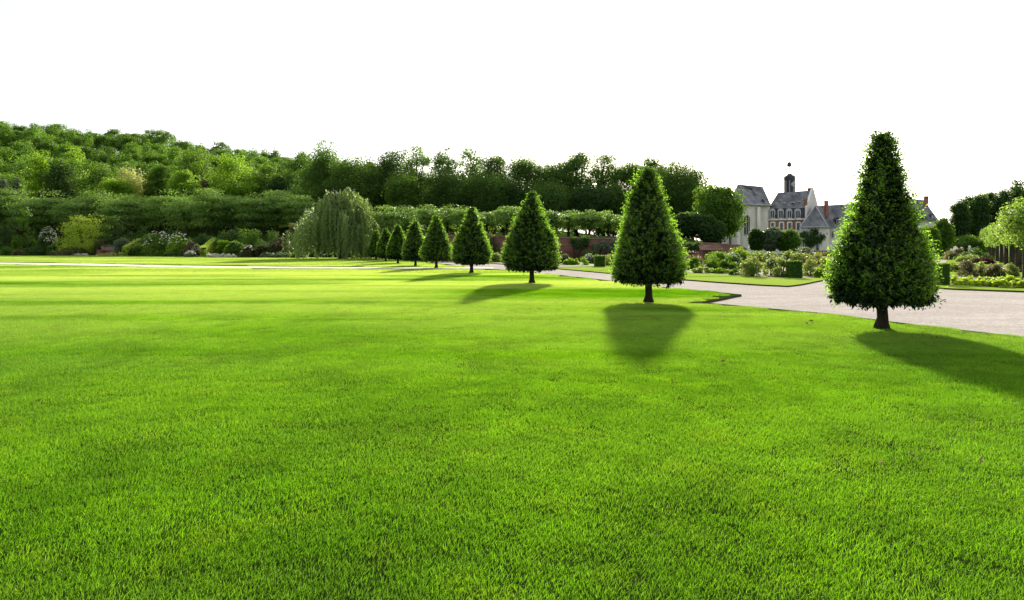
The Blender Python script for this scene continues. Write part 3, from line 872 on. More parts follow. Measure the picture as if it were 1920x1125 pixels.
lo = [A + Z * (z2 + .26), B_ + Z * (z2 + .26), C_ + Z * (z2 + .26), D_ + Z * (z2 + .26)]
hi = [inn(p, .05) + Z * z3 for p in (A, B_, C_, D_)]
for i in range(4): b.poly((lo[i], lo[(i + 1) % 4], hi[(i + 1) % 4], hi[i]), 1)
b.poly(lo[::-1], 1)
R1 = at(1458.5, 361.5, 157.5); R2 = at(1519, 357, 155.5)
ov2 = [p + (p - (A + B_ + C_ + D_) / 4) * .03 for p in hi]
for i in range(4): ov2[i][2] = z3 + .05
b.poly((ov2[0], ov2[1], R2, R1)); b.poly((ov2[2], ov2[3], R1, R2)); b.poly((ov2[3], ov2[0], R1)); b.poly((ov2[1], ov2[2], R2)); b.poly(ov2[::-1])
b.build('roof', [M['slate'], M['slate_dark']], mh)
# gable end wall, plastered, rising above the slates
b = MB(); eo = (C_ - B_) / np.linalg.norm(C_ - B_); no = np.array((eo[1], -eo[0], 0))
g0 = B_ + no * .02; g1 = C_ + no * .02
b.prism([g0, g1, g1 + Z * (z3 + .3), (g0 + g1) / 2 + Z * (zr + .75), g0 + Z * (z3 + .3)], no * .45)
b.build('gable', M['plaster'], mh)
for i, (xc, w, yt, yb, Y) in enumerate(((1517.5, 1.9, 352.5, 372, 155.6), (1510.3, 2.0, 373, 413, 150.6))):
    b = MB(); p = at(xc, yt, Y); q = at(xc, yb, Y); s = w * Y / F
    b.box(p[0] - s, p[0] + s, Y - .4, Y + .45, q[2], p[2] - .3); b.box(p[0] - s - .07, p[0] + s + .07, Y - .47, Y + .52, p[2] - .3, p[2])
    b.build('chimney', M['brick'], mh)
for xc in (1448.3, 1464.3, 1480.3, 1496.3):
    Yd = yfm(xc) - .12
    b = MB(); b.prism([at(x, y, Yd) for x, y in arch(xc - 5.6, xc + 5.6, 390.5, 411.5)], (0, 2.2, 0))
    d_ = b.build('dormer', M['lead'], mh)
    b = MB(); b.prism([at(x, y, Yd - .08) for x, y in arch(xc - 4.3, xc + 4.3, 393, 409.5)], (0, .06, 0)); b.build('frame', M['white_paint'], d_)
    b = MB()
    for s in (-1, 1):
        b.prism([at(x, y, Yd - .13) for x, y in [(xc + s * 2.0 - 1.5, 408.3), (xc + s * 2.0 + 1.5, 408.3), (xc + s * 2.0 + 1.5, 397), (xc + s * 1.2 + .9, 394.6), (xc + s * 1.2 - .9, 394.6), (xc + s * 2.0 - 1.5, 397)]], (0, .03, 0))
    b.build('pane', M['glass'], d_)
for xc in (1449, 1465.5, 1481, 1497):
    opening(mh, xc - 3.2, xc + 3.2, 417, 431.5, yfm, 'window', rise=1.2, surround='stone', sw=1.8, bars=(1, 2))
for xc in (1449, 1465.5, 1481):
    opening(mh, xc - 3.2, xc + 3.2, 443, 458, yfm, 'window', rise=1.0, surround='stone', sw=1.0, bars=(1, 2))
opening(mh, 1494, 1500.5, 441, 464, yfm, 'door', rise=1.5, fr='slate_dark', bars=(1, 0))
# small skylights, pale lead flashings on the slates
b = MB()
for xx, yy in ((1455, 381), (1470, 380), (1486, 379), (1498, 378)):
    b = MB(); p = at(xx, yy, 152.5); b.box(p[0] - .3, p[0] + .3, p[1] - .5, p[1] + .6, p[2] - .2, p[2] + .12)
    b.build('roof_vent', M['lead'], mh)
# belfry
def lathe(b, cx, cy, prof, n=8, mi=0, ph=math.pi / 8):
    rings = []
    for r, z in prof: rings.append([(cx + r * math.cos(ph + 2 * math.pi * k / n), cy + r * math.sin(ph + 2 * math.pi * k / n), z) for k in range(n)])
    v = [q for r in rings for q in r]; f = []
    for i in range(len(rings) - 1):
        for k in range(n): f.append((i * n + k, i * n + (k + 1) % n, (i + 1) * n + (k + 1) % n, (i + 1) * n + k))
    f.append(tuple(range(n))[::-1]); f.append(tuple(range((len(rings) - 1) * n, len(rings) * n)))
    b.raw(v, f, mi)
YT = 158.0; k_ = YT / F; cx = (1480.5 - 960) * k_; zz = lambda y: zat(y, YT)
b = MB(); lathe(b, cx, YT, [(9.0 * k_, zz(366)), (9.0 * k_, zz(339)), (9.9 * k_, zz(338)), (10.1 * k_, zz(334)), (9.6 * k_, zz(331)), (7.6 * k_, zz(328.8)), (4.6 * k_, zz(328)), (4.2 * k_, zz(326.5)), (3.6 * k_, zz(326))])
bf = b.build('belfry', M['slate_dark'], mh)
b = MB()
for j in range(8):
    a = math.pi / 8 + j * math.pi / 4
    b.tube([(cx + 9.1 * k_ * math.cos(a), YT + 9.1 * k_ * math.sin(a), zz(362)), (cx + 9.1 * k_ * math.cos(a), YT + 9.1 * k_ * math.sin(a), zz(339))], [.09, .09], 5)
b.build('louvre_frame', M['lead'], bf)
b = MB(); pc = at(1487.0, 346, YT - 8.6 * k_)
b.tube([pc + np.array((.18, -.12, 0)), pc + np.array((0.02, .25, 0))], [.62, .62], 20); b.build('clock_face', M['lead'], bf)
b = MB()
for j in range(6):
    a = j * math.pi / 3; b.tube([(cx + 3.0 * k_ * math.cos(a), YT + 3.0 * k_ * math.sin(a), zz(326.3)), (cx + 3.0 * k_ * math.cos(a), YT + 3.0 * k_ * math.sin(a), zz(311.5))], [.055, .055], 5)
b.build('lantern_post', M['plaster'], bf)
b = MB(); lathe(b, cx - .1, YT, [(3.9 * k_, zz(312.2)), (3.9 * k_, zz(309)), (3.3 * k_, zz(306)), (2.0 * k_, zz(304.3)), (.5 * k_, zz(303.5)), (.25 * k_, zz(301))]); b.build('cupola', M['slate_dark'], bf)
b = MB(); lathe(b, cx + .05, YT, [(.3 * k_, zz(317.5)), (1.2 * k_, zz(316)), (1.1 * k_, zz(315)), (.5 * k_, zz(313.5)), (.2 * k_, zz(312))]); b.build('bell', M['slate_dark'], bf)
under(mh)

# ------------------------------------------------------------------ pavilion wing
pv = tag(empty('pavilion', foot([(1527, 148)])[0] + (0,)), 'cream stone pavilion with hipped slate roof standing right of the brick house', 'house')
zE = zat(426, 147)
fpp = foot([(1502, 147.5), (1551, 146), (1558, 154), (1509, 156)])
walls('wall', fpp, 0, zE, 'stone', pv)
b = MB(); q = [np.array((*p, zE)) for p in foot([(1499.5, 147), (1553, 145.4), (1561, 155), (1508, 157)])]
T1_ = at(1529, 386, 150.5); T2_ = at(1532, 386.5, 152)
b.poly((q[0], q[1], T1_)); b.poly((q[1], q[2], T2_, T1_)); b.poly((q[2], q[3], T2_)); b.poly((q[3], q[0], T1_, T2_)); b.poly(q[::-1])
b.build('roof', M['slate'], pv)
b = MB()
for p, t in ((q[0], T1_), (q[1], T1_), (q[2], T2_)): b.tube([p + Z * .03, t + Z * .05], [.13, .13], 5)
for i in range(2): b.tube([q[i], q[i + 1]], [.12, .12], 5)
b.build('flashing', M['lead'], pv)
yfp = lambda x: 147.5 - 1.5 * (x - 1502) / 49
opening(pv, 1512.3, 1517.7, 433, 446, yfp, 'window', rise=.3, surround='plaster', sw=.7, bars=(1, 2))
opening(pv, 1531.3, 1536.7, 433, 446, yfp, 'window', rise=.3, surround='plaster', sw=.7, bars=(1, 2))
opening(pv, 1530, 1536.5, 456.5, 470, yfp, 'window', rise=.3, surround='plaster', sw=.7, bars=(1, 1))
b = MB(); p = at(1500.3, 463, 147.2); b.tube([(p[0], p[1], 0), (p[0], p[1], zE)], [.14, .14], 6); b.build('downpipe', M['white_paint'], pv)
under(pv)

wg = tag(empty('wing', foot([(1590, 152)])[0] + (0,)), 'long cream wing with slate roof and brick chimney, partly hidden by the nearest tree', 'house')
zE = zat(426, 151)
fpw = foot([(1553, 152), (1648, 150), (1655, 160), (1560, 162)])
walls('wall', fpw, 0, zE, 'stone', wg)
b = MB(); q = [np.array((*p, zE)) for p in foot([(1552, 151.3), (1650, 149.3), (1657, 161), (1558, 163)])]
a1 = at(1533, 386, 157); a2 = at(1640, 379.5, 155)
b.poly((q[0], q[1], a2, a1)); b.poly((q[1], q[2], a2)); b.poly((q[2], q[3], a1, a2)); b.poly((q[3], q[0], a1)); b.poly(q[::-1])
b.build('roof', M['slate'], wg)
b = MB(); p = at(1549, 378, 153.5); r_ = at(1549, 408, 153.5)
b.box(p[0] - .3, p[0] + .35, 153.1, 153.9, r_[2], p[2]); b.box(p[0] - .38, p[0] + .43, 153.0, 154.0, p[2], p[2] + .18); b.build('chimney', M['brick'], wg)
for xc in (1562, 1582, 1602): opening(wg, xc - 2.8, xc + 2.8, 433, 446, lambda x: 151.8, 'window', rise=.3, surround='plaster', sw=.7, bars=(1, 2))
for xc in (1571, 1596):
    b = MB(); b.prism([at(xc - 4, 420, 151.6), at(xc + 4, 420, 151.6), at(xc + 4, 411, 151.6), at(xc, 407, 151.6), at(xc - 4, 411, 151.6)], (0, 3.4, 0)); d_ = b.build('dormer', M['slate_dark'], wg)
    b = MB(); b.prism([at(xc - 2.4, 419, 151.55), at(xc + 2.4, 419, 151.55), at(xc + 2.4, 411.5, 151.55), at(xc - 2.4, 411.5, 151.55)], (0, .04, 0)); b.build('frame', M['white_paint'], d_)
    b = MB(); b.prism([at(xc - 1.7, 418.3, 151.5), at(xc + 1.7, 418.3, 151.5), at(xc + 1.7, 412.2, 151.5), at(xc - 1.7, 412.2, 151.5)], (0, .03, 0)); b.build('pane', M['glass'], d_)
under(wg)

gh = tag(empty('gabled_house', foot([(1730, 150)])[0] + (0,)), 'house with very steep slate roof and white wall right of the nearest tree', 'house')
zE = zat(414, 148)
walls('wall', foot([(1690, 149), (1752, 147), (1760, 156), (1698, 158)]), 0, zE, 'plaster', gh)
b = MB(); q = [np.array((*p, zE)) for p in foot([(1687, 148.5), (1755, 146.4), (1763, 157), (1695, 159)])]
a1 = at(1700, 372, 153); a2 = at(1732, 375, 152)
b.poly((q[0], q[1], a2, a1)); b.poly((q[1], q[2], a2)); b.poly((q[2], q[3], a1, a2)); b.poly((q[3], q[0], a1)); b.poly(q[::-1])
b.build('roof', M['slate'], gh)
b = MB(); p = at(1736.5, 368, 150.5); r_ = at(1736.5, 392, 150.5); b.box(p[0] - .3, p[0] + .3, 150.1, 150.9, r_[2], p[2] - .15); b.box(p[0] - .37, p[0] + .37, 150.03, 150.97, p[2] - .15, p[2]); b.build('chimney', M['brick'], gh)
for xc, yy in ((1733, 406), (1748.5, 407)):
    b = MB(); b.prism([at(xc - 3, yy + 4, 147.2), at(xc + 3, yy + 4, 147.2), at(xc + 3, yy - 4, 147.2), at(xc, yy - 7, 147.2), at(xc - 3, yy - 4, 147.2)], (0, 3, 0)); d_ = b.build('dormer', M['slate_dark'], gh)
    b = MB(); b.prism([at(xc - 1.8, yy + 3, 147.15), at(xc + 1.8, yy + 3, 147.15), at(xc + 1.8, yy - 3.4, 147.15), at(xc - 1.8, yy - 3.4, 147.15)], (0, .04, 0)); b.build('pane', M['lead'], d_)
under(gh)
# pale pitched roof glimpsed behind the pleached trees
bn = tag(empty('barn', foot([(1888, 95)])[0] + (0,)), 'pale roofed barn glimpsed behind the clipped lime row at the right border', 'building')
walls('wall', foot([(1868, 96), (1945, 92), (1960, 104), (1880, 108)]), 0, zat(428, 95), 'stone', bn)
b = MB(); q = [np.array((*p, zat(428, 95))) for p in foot([(1865, 95.5), (1948, 91.5), (1963, 105), (1878, 109)])]
a1 = at(1893, 393, 101); a2 = at(1945, 388, 98)
b.poly((q[0], q[1], a2, a1)); b.poly((q[1], q[2], a2)); b.poly((q[2], q[3], a1, a2)); b.poly((q[3], q[0], a1)); b.poly(q[::-1])
b.build('roof', M['lead'], bn); under(bn)

# ------------------------------------------------------------------ brick garden wall and shed
def run_wall(name, label, pts, thick, mat, cop='coping', cat='wall', course=True):
    """pts: (pixel column, row of its top, distance)"""
    o_ = (pts[0][0] - 960) * pts[0][2] / F
    root = tag(empty(name, (o_, pts[0][2], 0)), label, cat)
    T = [at(*p) for p in pts]
    f = [(p[0], p[1]) for p in T]; bk = [(p[0], p[1] + thick) for p in T]
    b = MB(); n = len(T)
    v = [(x, y, -.1) for x, y in f] + [(p[0], p[1], p[2] - .12) for p in T] + [(x, y, -.1) for x, y in bk] + [(T[i][0], T[i][1] + thick, T[i][2] - .12) for i in range(n)]
    fs = []
    for i in range(n - 1):
        fs += [(i, i + 1, n + i + 1, n + i), (n + i, n + i + 1, 3 * n + i + 1, 3 * n + i), (2 * n + i + 1, 2 * n + i, 3 * n + i, 3 * n + i + 1)]
    fs += [(0, n, 3 * n, 2 * n), (n - 1, 3 * n - 1, 4 * n - 1, 2 * n - 1)]
    b.raw(v, fs); b.build('brickwork', M[mat], root)
    b = MB()
    for i in range(n - 1):
        p, q = T[i], T[i + 1]
        b.prism([p + np.array((0, -.1, -.12)), q + np.array((0, -.1, -.12)), q + np.array((0, -.1, .03)), p + np.array((0, -.1, .03))], (0, thick + .2, 0))
        if course:
            b.prism([p + np.array((0, -.06, -1.0)), q + np.array((0, -.06, -1.0)), q + np.array((0, -.06, -.9)), p + np.array((0, -.06, -.9))], (0, .07, 0))
    b.build('coping', M[cop], root)
    under(root)
    return root
run_wall('brick_wall', 'long weathered red brick retaining wall under the row of umbrella shaped trees', [(744, 439.5, 81), (800, 440, 79), (940, 442, 78), (1160, 447, 78), (1262, 453, 80), (1345, 456, 84)], .6, 'old_brick')
sh = tag(empty('garden_shed', foot([(1325, 76)])[0] + (0,)), 'low lean-to shed with brown tiled roof against the brick garden wall', 'shed')
walls('wall', foot([(1318, 75), (1356, 75), (1358, 79), (1320, 79)]), 0, zat(468.5, 75), 'old_brick', sh)
b = MB(); q = [at(1314, 468.5, 74.5), at(1359, 468.5, 74.5), at(1350, 458.5, 79.2), at(1308, 458.5, 79.2)]; b.prism(q, (0, 0, -.1)); b.build('roof', M['tile'], sh); under(sh)
run_wall('stone_wall', 'low reddish wall segment in front of the church beside tall shrubs', [(1345, 456.5, 100), (1385, 459, 100), (1400, 466, 100)], .5, 'old_brick', course=False)
run_wall('low_brick_wall', 'low dark red wall at the foot of the cream pavilion', [(1528, 470, 120), (1600, 470, 118)], .4, 'old_brick', course=False)

# ================================================================== WOODED HILL
rng = np.random.default_rng(77)
protos = []
for i in range(12):
    me, C = crown_mesh('crown', M['leaf_wood'], 300 + i, 4.0 + .5 * (i % 3), 4.2, 3.6 + .5 * (i % 4), 7.2, 50 + 4 * (i % 3), 105, 1.75, .50, .75, .6, 'round' if i % 4 else 'taper', .24, .7, .5)
    tm = trunk_mesh('trunk', M['bark'], 300 + i, 11, .3, C, 5)
    protos.append((me, tm))
cnt = 0
Y = 194.0
row = 0
while Y < 400:
    step = 10.6 + (Y - 194) * .012
    us_ = np.arange(-0.93 * Y, -0.02 * Y if Y > 230 else -0.10 * Y, step)
    for X in us_:
        Xj = X + rng.normal() * 2.2; Yj = Y + rng.normal() * 2.5
        u = Xj / Yj
        if u < -0.87 or u > 0.06: continue
        if u > -0.2 and Y < 240: continue
        if u > -0.02 and Y < 320: continue
        me, tm = protos[rng.integers(len(protos))]
        r = empty('woodland_tree', (Xj, Yj, hill_h(Xj, Yj) - .5), rng.uniform(0, 6.28))
        s = rng.uniform(.85, 1.3); r.scale = (s, s, s * rng.uniform(.9, 1.2))
        z_ = 0 if row == 0 else 2 if Y > 372 else 1
        tag(r, ('broadleaf tree at the foot of the wooded hillside, behind the lighter garden trees', 'broadleaf tree among the many covering the wooded hillside behind the garden', 'small looking tree on the crest of the wooded hill against the sky')[z_], 'tree', ('trees at the foot of the wooded hill', 'trees of the wood on the hillside', 'trees on the crest of the wooded hill')[z_])
        link('crown', me, r); link('trunk', tm, r)
        cnt += 1
    Y += 14.5 if row else 12
    row += 1
print('hill trees', cnt)

# ---- distinct trees at the foot of the wood
TR = [  # x, distance, top row, width, mat, shape, label, options
    (15, 146, 318, 70, 'leaf_mid', 'round', 'mid green rounded tree at the left border in front of the hillside wood', {}),
    (8, 140, 335, 38, 'leaf_grey', 'taper', 'grey green willowy tree standing at the far left border', {}),
    (30, 139, 338, 30, 'leaf_grey', 'taper', 'smaller grey green willowy tree next to the one on the left border', {}),
    (78, 145, 287, 50, 'leaf_bright', 'round', 'tall light green tree left of the dark maple at the wood edge', {}),
    (112, 141, 292, 66, 'leaf_dark', 'round', 'dark green dense tree between two lighter ones at the wood edge', {}),
    (140, 147, 291, 52, 'leaf_bright', 'round', 'bright green tree rising behind the dark dense one at the wood edge', {}),
    (180, 142, 302, 76, 'leaf_mid', 'round', 'broad mid green tree left of the yellowish one at the wood edge', {}),
    (222, 138, 320, 62, 'leaf_bright', 'round', 'spreading light green tree under the pale yellow one', {}),
    (248, 144, 318, 60, 'leaf_cream', 'round', 'pale yellow leaved tree at the foot of the wooded hill', {'clumps': 50}),
    (296, 146, 300, 46, 'leaf_mid', 'taper', 'narrow grey green tree right of the pale yellow one', {}),
    (342, 140, 313, 52, 'leaf_bright', 'round', 'small round bright green tree before a darker tall one', {}),
    (366, 152, 274, 76, 'leaf_mid', 'round', 'big dark green tree behind the small round bright one', {}),
    (385, 139, 331, 22, 'leaf_brown', 'taper', 'narrow reddish brown shrub like tree beside the big bright green tree', {}),
    (432, 143, 296, 86, 'leaf_bright', 'round', 'large fresh green tree lit from the right at the wood edge', {'clumps': 90}),
    (492, 150, 309, 56, 'leaf_mid', 'round', 'yellowish green round tree right of the large fresh green one', {}),
    (522, 146, 322, 50, 'leaf_dark', 'round', 'dark green tree with stepped crown left of the drooping one', {}),
    (556, 141, 346, 48, 'leaf_layer', 'round', 'flat topped olive tree just above the terrace left of the weeping beech', {'base_frac': .3}),
    (563, 150, 296, 56, 'leaf_dark', 'round', 'dark tree rising behind the flat topped olive one', {}),
    (606, 140, 280, 76, 'leaf_dark', 'taper', 'tall dark drooping tree right above the weeping beech', {'base_frac': .08, 'clumps': 110}),
    (662, 138, 297, 80, 'leaf_dark', 'round', 'dark round headed tree between the drooping one and the open crowned ones', {'base_frac': .08, 'clumps': 110}),
    (731, 142, 281, 66, 'leaf_dark', 'round', 'tall dark tree with uneven crown left of two airy ones', {'base_frac': .1, 'clumps': 95}),
    (779, 138, 264, 54, 'leaf_dark', 'round', 'airy tall tree whose thin crown shows sky, left of its twin', {'base_frac': .42, 'clumps': 40, 'per': 100, 'limbs': 26, 'lump': .2}),
    (762, 130, 330, 56, 'leaf_mid', 'round', 'lower green tree under the left airy crown', {'base_frac': .08}),
    (832, 138, 276, 56, 'leaf_dark', 'round', 'airy tall tree whose thin crown shows sky, right of its twin', {'base_frac': .4, 'clumps': 42, 'per': 100, 'limbs': 26, 'lump': .2}),
    (838, 131, 325, 60, 'leaf_dark', 'round', 'lower dark tree under the right airy crown', {'base_frac': .06}),
    (803, 146, 338, 46, 'leaf_grey', 'round', 'blue green tree half hidden between the two airy ones', {'base_frac': .1}),
    (880, 142, 290, 50, 'leaf_dark', 'round', 'tall dark tree right of the airy pair', {'base_frac': .12, 'clumps': 60, 'limbs': 18, 'lump': .2}),
    (925, 139, 277, 48, 'leaf_dark', 'round', 'high tree with an open top third right of the airy pair', {'base_frac': .38, 'clumps': 44, 'per': 100, 'limbs': 24, 'lump': .2}),
    (905, 132, 330, 74, 'leaf_dark', 'round', 'broad lower dark tree filling beneath the open topped one', {'base_frac': .05, 'clumps': 90}),
    (982, 140, 283, 66, 'leaf_dark', 'round', 'broad dark tree in the centre of the tall row', {'base_frac': .1, 'clumps': 90, 'limbs': 16}),
    (960, 133, 345, 60, 'leaf_dark', 'round', 'lower dark tree seen above the third cone tree', {'base_frac': .05}),
    (1038, 141, 291, 70, 'leaf_dark', 'round', 'dense dark tree right of the centre of the tall row', {'base_frac': .06, 'clumps': 100}),
    (1030, 133, 345, 80, 'leaf_dark', 'round', 'lower dense dark tree in front of the tall row right of the third cone', {'base_frac': .05, 'clumps': 90}),
    (1083, 142, 287, 46, 'leaf_dark', 'round', 'dark tree with small ragged top left of the airiest crown', {'base_frac': .2, 'clumps': 60, 'limbs': 16, 'lump': .2}),
    (1133, 139, 276, 62, 'leaf_dark', 'round', 'airiest tall tree with bare branches against the sky', {'base_frac': .42, 'clumps': 46, 'per': 95, 'limbs': 30, 'lump': .22}),
    (1100, 132, 345, 70, 'leaf_dark', 'round', 'low dark tree filling under the airiest crown', {'base_frac': .05, 'clumps': 80}),
    (1150, 133, 350, 56, 'leaf_dark', 'round', 'low dark tree left behind the second cone tree', {'base_frac': .05, 'clumps': 70}),
    (1182, 140, 298, 66, 'leaf_dark', 'round', 'dark round tree directly behind the left shoulder of the second cone', {'base_frac': .06, 'clumps': 90}),
    (1222, 146, 300, 50, 'leaf_dark', 'round', 'dark tree peeping over the top of the second cone', {'base_frac': .1}),
    (1266, 134, 303, 92, 'leaf_dark', 'round', 'great dense dome shaped dark tree right of the second cone', {'base_frac': .04, 'clumps': 150, 'lump': .1}),
    (1300, 152, 345, 60, 'leaf_mid', 'round', 'mid green tree between the dense dome and the round tree by the church', {'base_frac': .1}),
    (1349, 118, 343, 92, 'leaf_mid', 'round', 'round headed green tree standing just left of the church apse', {'base_frac': .2, 'clumps': 120, 'lump': .12}),
    (1290, 112, 400, 60, 'leaf_dark', 'round', 'low dark tree right of the second cone above the brick wall', {'base_frac': .1}),
    (1332, 110, 405, 50, 'leaf_dark', 'round', 'small dark tree under the round tree by the church', {'base_frac': .15}),
    (1420, 122, 430, 30, 'leaf_dark', 'round', 'leftmost of the three small round trees in front of the brick house', {'base_frac': .15, 'z0': 0}),
    (1446, 121, 424, 34, 'leaf_grey', 'round', 'middle of the three small round trees in front of the brick house', {'base_frac': .12, 'z0': 0}),
    (1479, 120, 431, 38, 'leaf_mid', 'round', 'rightmost and widest of the three small round trees in front of the brick house', {'base_frac': .12, 'z0': 0}),
    (1764, 120, 416, 40, 'leaf_mid', 'round', 'soft green tree between the steep roofed house and the poplars', {'base_frac': .08, 'z0': 0}),
    (1742, 105, 425, 36, 'leaf_mid', 'round', 'green tree close behind the right flank of the nearest cone', {'base_frac': .08, 'z0': 0}),
]
for i, (x, Y, ty, w, mt, shp, lab, op) in enumerate(TR):
    op = dict(op); z0 = op.pop('z0', None)
    if Y > 125 and x < 1310: Y *= 1.25
    if z0 is None: z0 = hill_h((x - 960) * Y / F, Y) - .2
    op['clumps'] = int(op.get('clumps', 70) * 1.35); op['per'] = int(op.get('per', 90) * 1.25)
    airy = op.get('limbs', 0) > 20
    if x > 560 and Y > 125:
        w *= 1.4; ty -= 0 if airy else 7
        op['shell'] = .3 if airy else .4
        if mt == 'leaf_dark' and i % 5 != 0: mt = 'leaf_belt'
        op['clumps'] = int(op['clumps'] * (1.7 if airy else 1.6)); op['clump_k'] = .18 if airy else .20
        if airy: op['base_frac'] = .25
    op.setdefault('clump_k', .21)
    tree('broadleaf_tree', lab, x, Y, ty, w, z0, mt, 500 + i, shape=shp, group='garden trees in front of the wood' if z0 > .1 else None, leaf=.40 if 'limbs' in op and op['limbs'] > 20 else .46, **op)
POP = [(1799, 378, 26, 'leftmost and lowest'), (1817, 366, 28, 'second from the left'), (1838, 360, 30, 'third from the left'), (1857, 357, 26, 'fourth from the left'), (1884, 354, 34, 'tallest, set right of a narrow gap'), (1906, 351, 34, 'rightmost full'), (1932, 354, 34, 'cut by the right border')]
for i, (x, ty, w, lab) in enumerate(POP):
    tree('poplar', 'dark poplar, %s of the tight group at the right' % lab, x, 150 + (i % 2) * 4, ty, w * 1.25, 0, 'leaf_dark', 600 + i, group='dark poplars at the right', shape='taper', base_frac=.03, clumps=190, per=85, leaf=.42, clump_k=.27, limbs=6)
for i, (x, Y, ty, w, lab) in enumerate(((1810, 135, 440, 60, 'mid green bush at the foot of the dark poplars'), (1850, 133, 446, 60, 'wide green bush below the tallest poplars'), (1905, 131, 436, 70, 'green bush behind the trunks of the clipped limes'))):
    tree('bush', lab, x, Y, ty, w, 0, 'leaf_mid', 630 + i, base_frac=.02, clumps=50, leaf=.36, cat='bush')

FIL = ['under the left airy crown', 'between the two airy crowns', 'under the right airy crown', 'right of the fourth cone tree', 'left of the third cone top', 'behind the third cone top', 'right of the third cone top', 'below the dense dark tree of the centre', 'below the ragged topped tree', 'under the airiest crown', 'right of the airiest crown', 'left behind the second cone top', 'right behind the second cone top']
for j, q_ in enumerate(FIL):
    x = 770 + j * 44
    tree('background_tree', 'dusky low tree far behind the tall row, ' + q_, x, 196, 352 + 8 * (j % 3), 74, hill_h((x - 960) * 196 / F, 196) - .3, 'leaf_dark', 660 + j, 'dusky trees behind the tall row', base_frac=.03, clumps=70, per=80, leaf=.6, clump_k=.2, limbs=5)
# ---- umbrella shaped terrace trees
k = 0
for x in range(-25, 575, 42):
    Y = (146 if x < 350 else 138) + (k % 2) * 4; ty = 363 + [0, -8, 5, -3, 8, -6, 2, 9, -5, 3, -9, 6, 0, -4, 5][k]
    tree('terrace_tree', 'flat layered terrace tree, number %s counted from the left border' % ['zero, cut by the border', 'one', 'two', 'three', 'four', 'five', 'six', 'seven', 'eight', 'nine', 'ten', 'eleven', 'twelve', 'thirteen', 'fourteen'][k],
         x, Y, ty, 74, hill_h((x - 960) * Y / F, Y) - .2, 'leaf_layer', 700 + k, 'flat layered trees along the terrace', base_frac=.36, clumps=90, per=90, leaf=.36, flat=.28, clump_k=.30, tiers=4, lump=.12, limbs=12, up=1.0)
    k += 1
names = ['first', 'second', 'third', 'fourth', 'fifth', 'sixth', 'seventh', 'eighth', 'ninth', 'tenth', 'eleventh', 'twelfth', 'thirteenth']
for j, x in enumerate(range(724, 1190, 38)):
    Y = 94 + (j % 2) * 4; ty = 384 + 4 * math.sin(j * 1.7) + (x - 700) * .028
    tree('umbrella_tree', 'umbrella shaped tree above the brick wall, %s from the weeping beech' % names[j], x, Y, ty, 66, hill_h((x - 960) * Y / F, Y) - .15, 'leaf_layer', 750 + j,
         'umbrella shaped trees above the brick wall', base_frac=.32, clumps=60, per=75, leaf=.28, flat=.3, clump_k=.30, tiers=4, lump=.1, limbs=10, up=1.0, trunk_r=.22)

# ---- weeping beech
def weeping(x, Y, top_y, w_px, seed, label):
    rng = np.random.default_rng(seed)
    X = (x - 960) * Y / F; H = zat(top_y, Y); R = w_px * .5 * Y / F
    root = tag(empty('weeping_beech', (X, Y, 0)), label, 'tree')
    P, D, N, L, V_ = [], [], [], [], []
    b = MB(); b.tube([(0, 0, -.1), (0, 0, .6), (.2, 0, H * .4), (0, .1, H * .75), (-.1, 0, H * .93)], [.62, .45, .36, .22, .05], 9)
    limbs = []
    for i in range(96):
        a = rng.uniform(0, 6.283); q = rng.uniform(0.06, 1) ** .62
        r = R * q * rng.uniform(.92, 1.08)
        zt = H * (1 - .60 * q ** 1.9) * rng.uniform(.84, 1.03)
        tip = np.array((math.cos(a) * r, math.sin(a) * r * .9, max(zt - .9, 1.8)))
        mid = np.array((math.cos(a) * r * .55, math.sin(a) * r * .5, max(zt + .35, H * .5)))
        st = np.array((0, 0, min(mid[2] - .3, H * rng.uniform(.45, .85))))
        limbs.append((st, mid, tip))
        if i % 2 == 0: b.tube([st, mid * .75 + st * .25 + np.array((0, 0, .4)), mid, tip], [.16, .11, .08, .03], 5, cap=False)
        ns = 21
        for s in range(ns):
            t = rng.uniform(.3, 1.0)
            c = (1 - t) ** 2 * st + 2 * t * (1 - t) * (mid + np.array((0, 0, .8))) + t * t * tip
            c = c + np.array((rng.normal() * .28, rng.normal() * .28, rng.normal() * .1))
            ln = min(rng.uniform(2.0, 6.6), max(.6, c[2] - rng.uniform(.1, 1.3)))
            n = int(ln / .15)
            f = np.linspace(0, 1, n)
            sw = rng.normal(size=2) * .25
            pp = c + np.stack([sw[0] * f + np.cos(a) * .5 * f * (1 - f), sw[1] * f + np.sin(a) * .5 * f * (1 - f), -ln * f], 1) + rng.normal(size=(n, 3)) * .05
            P.append(pp); D.append(np.stack([rng.normal(size=n) * .4, rng.normal(size=n) * .4, -np.ones(n)], 1))
            N.append(np.array([math.cos(a), math.sin(a), .5]) + rng.normal(size=(n, 3)) * .5)
            L.append(rng.uniform(.24, .42, n)); V_.append(np.clip(.5 + rng.normal() * .18 + rng.normal(size=n) * .1, 0, 1))
    P = np.concatenate(P); D = np.concatenate(D); N = unit(np.concatenate(N)); L = np.concatenate(L)
    link('hanging_foliage', quad_mesh('hanging_foliage', leaf_quads(P, D, N, L, L * .42), len(P), np.concatenate(V_), M['leaf_weep']), root)
    b.build('trunk', M['bark_pale'], root, True)
    return root
weeping(641, 90, 347, 210, 21, 'great weeping beech whose curtains of branches hang almost to the lawn')

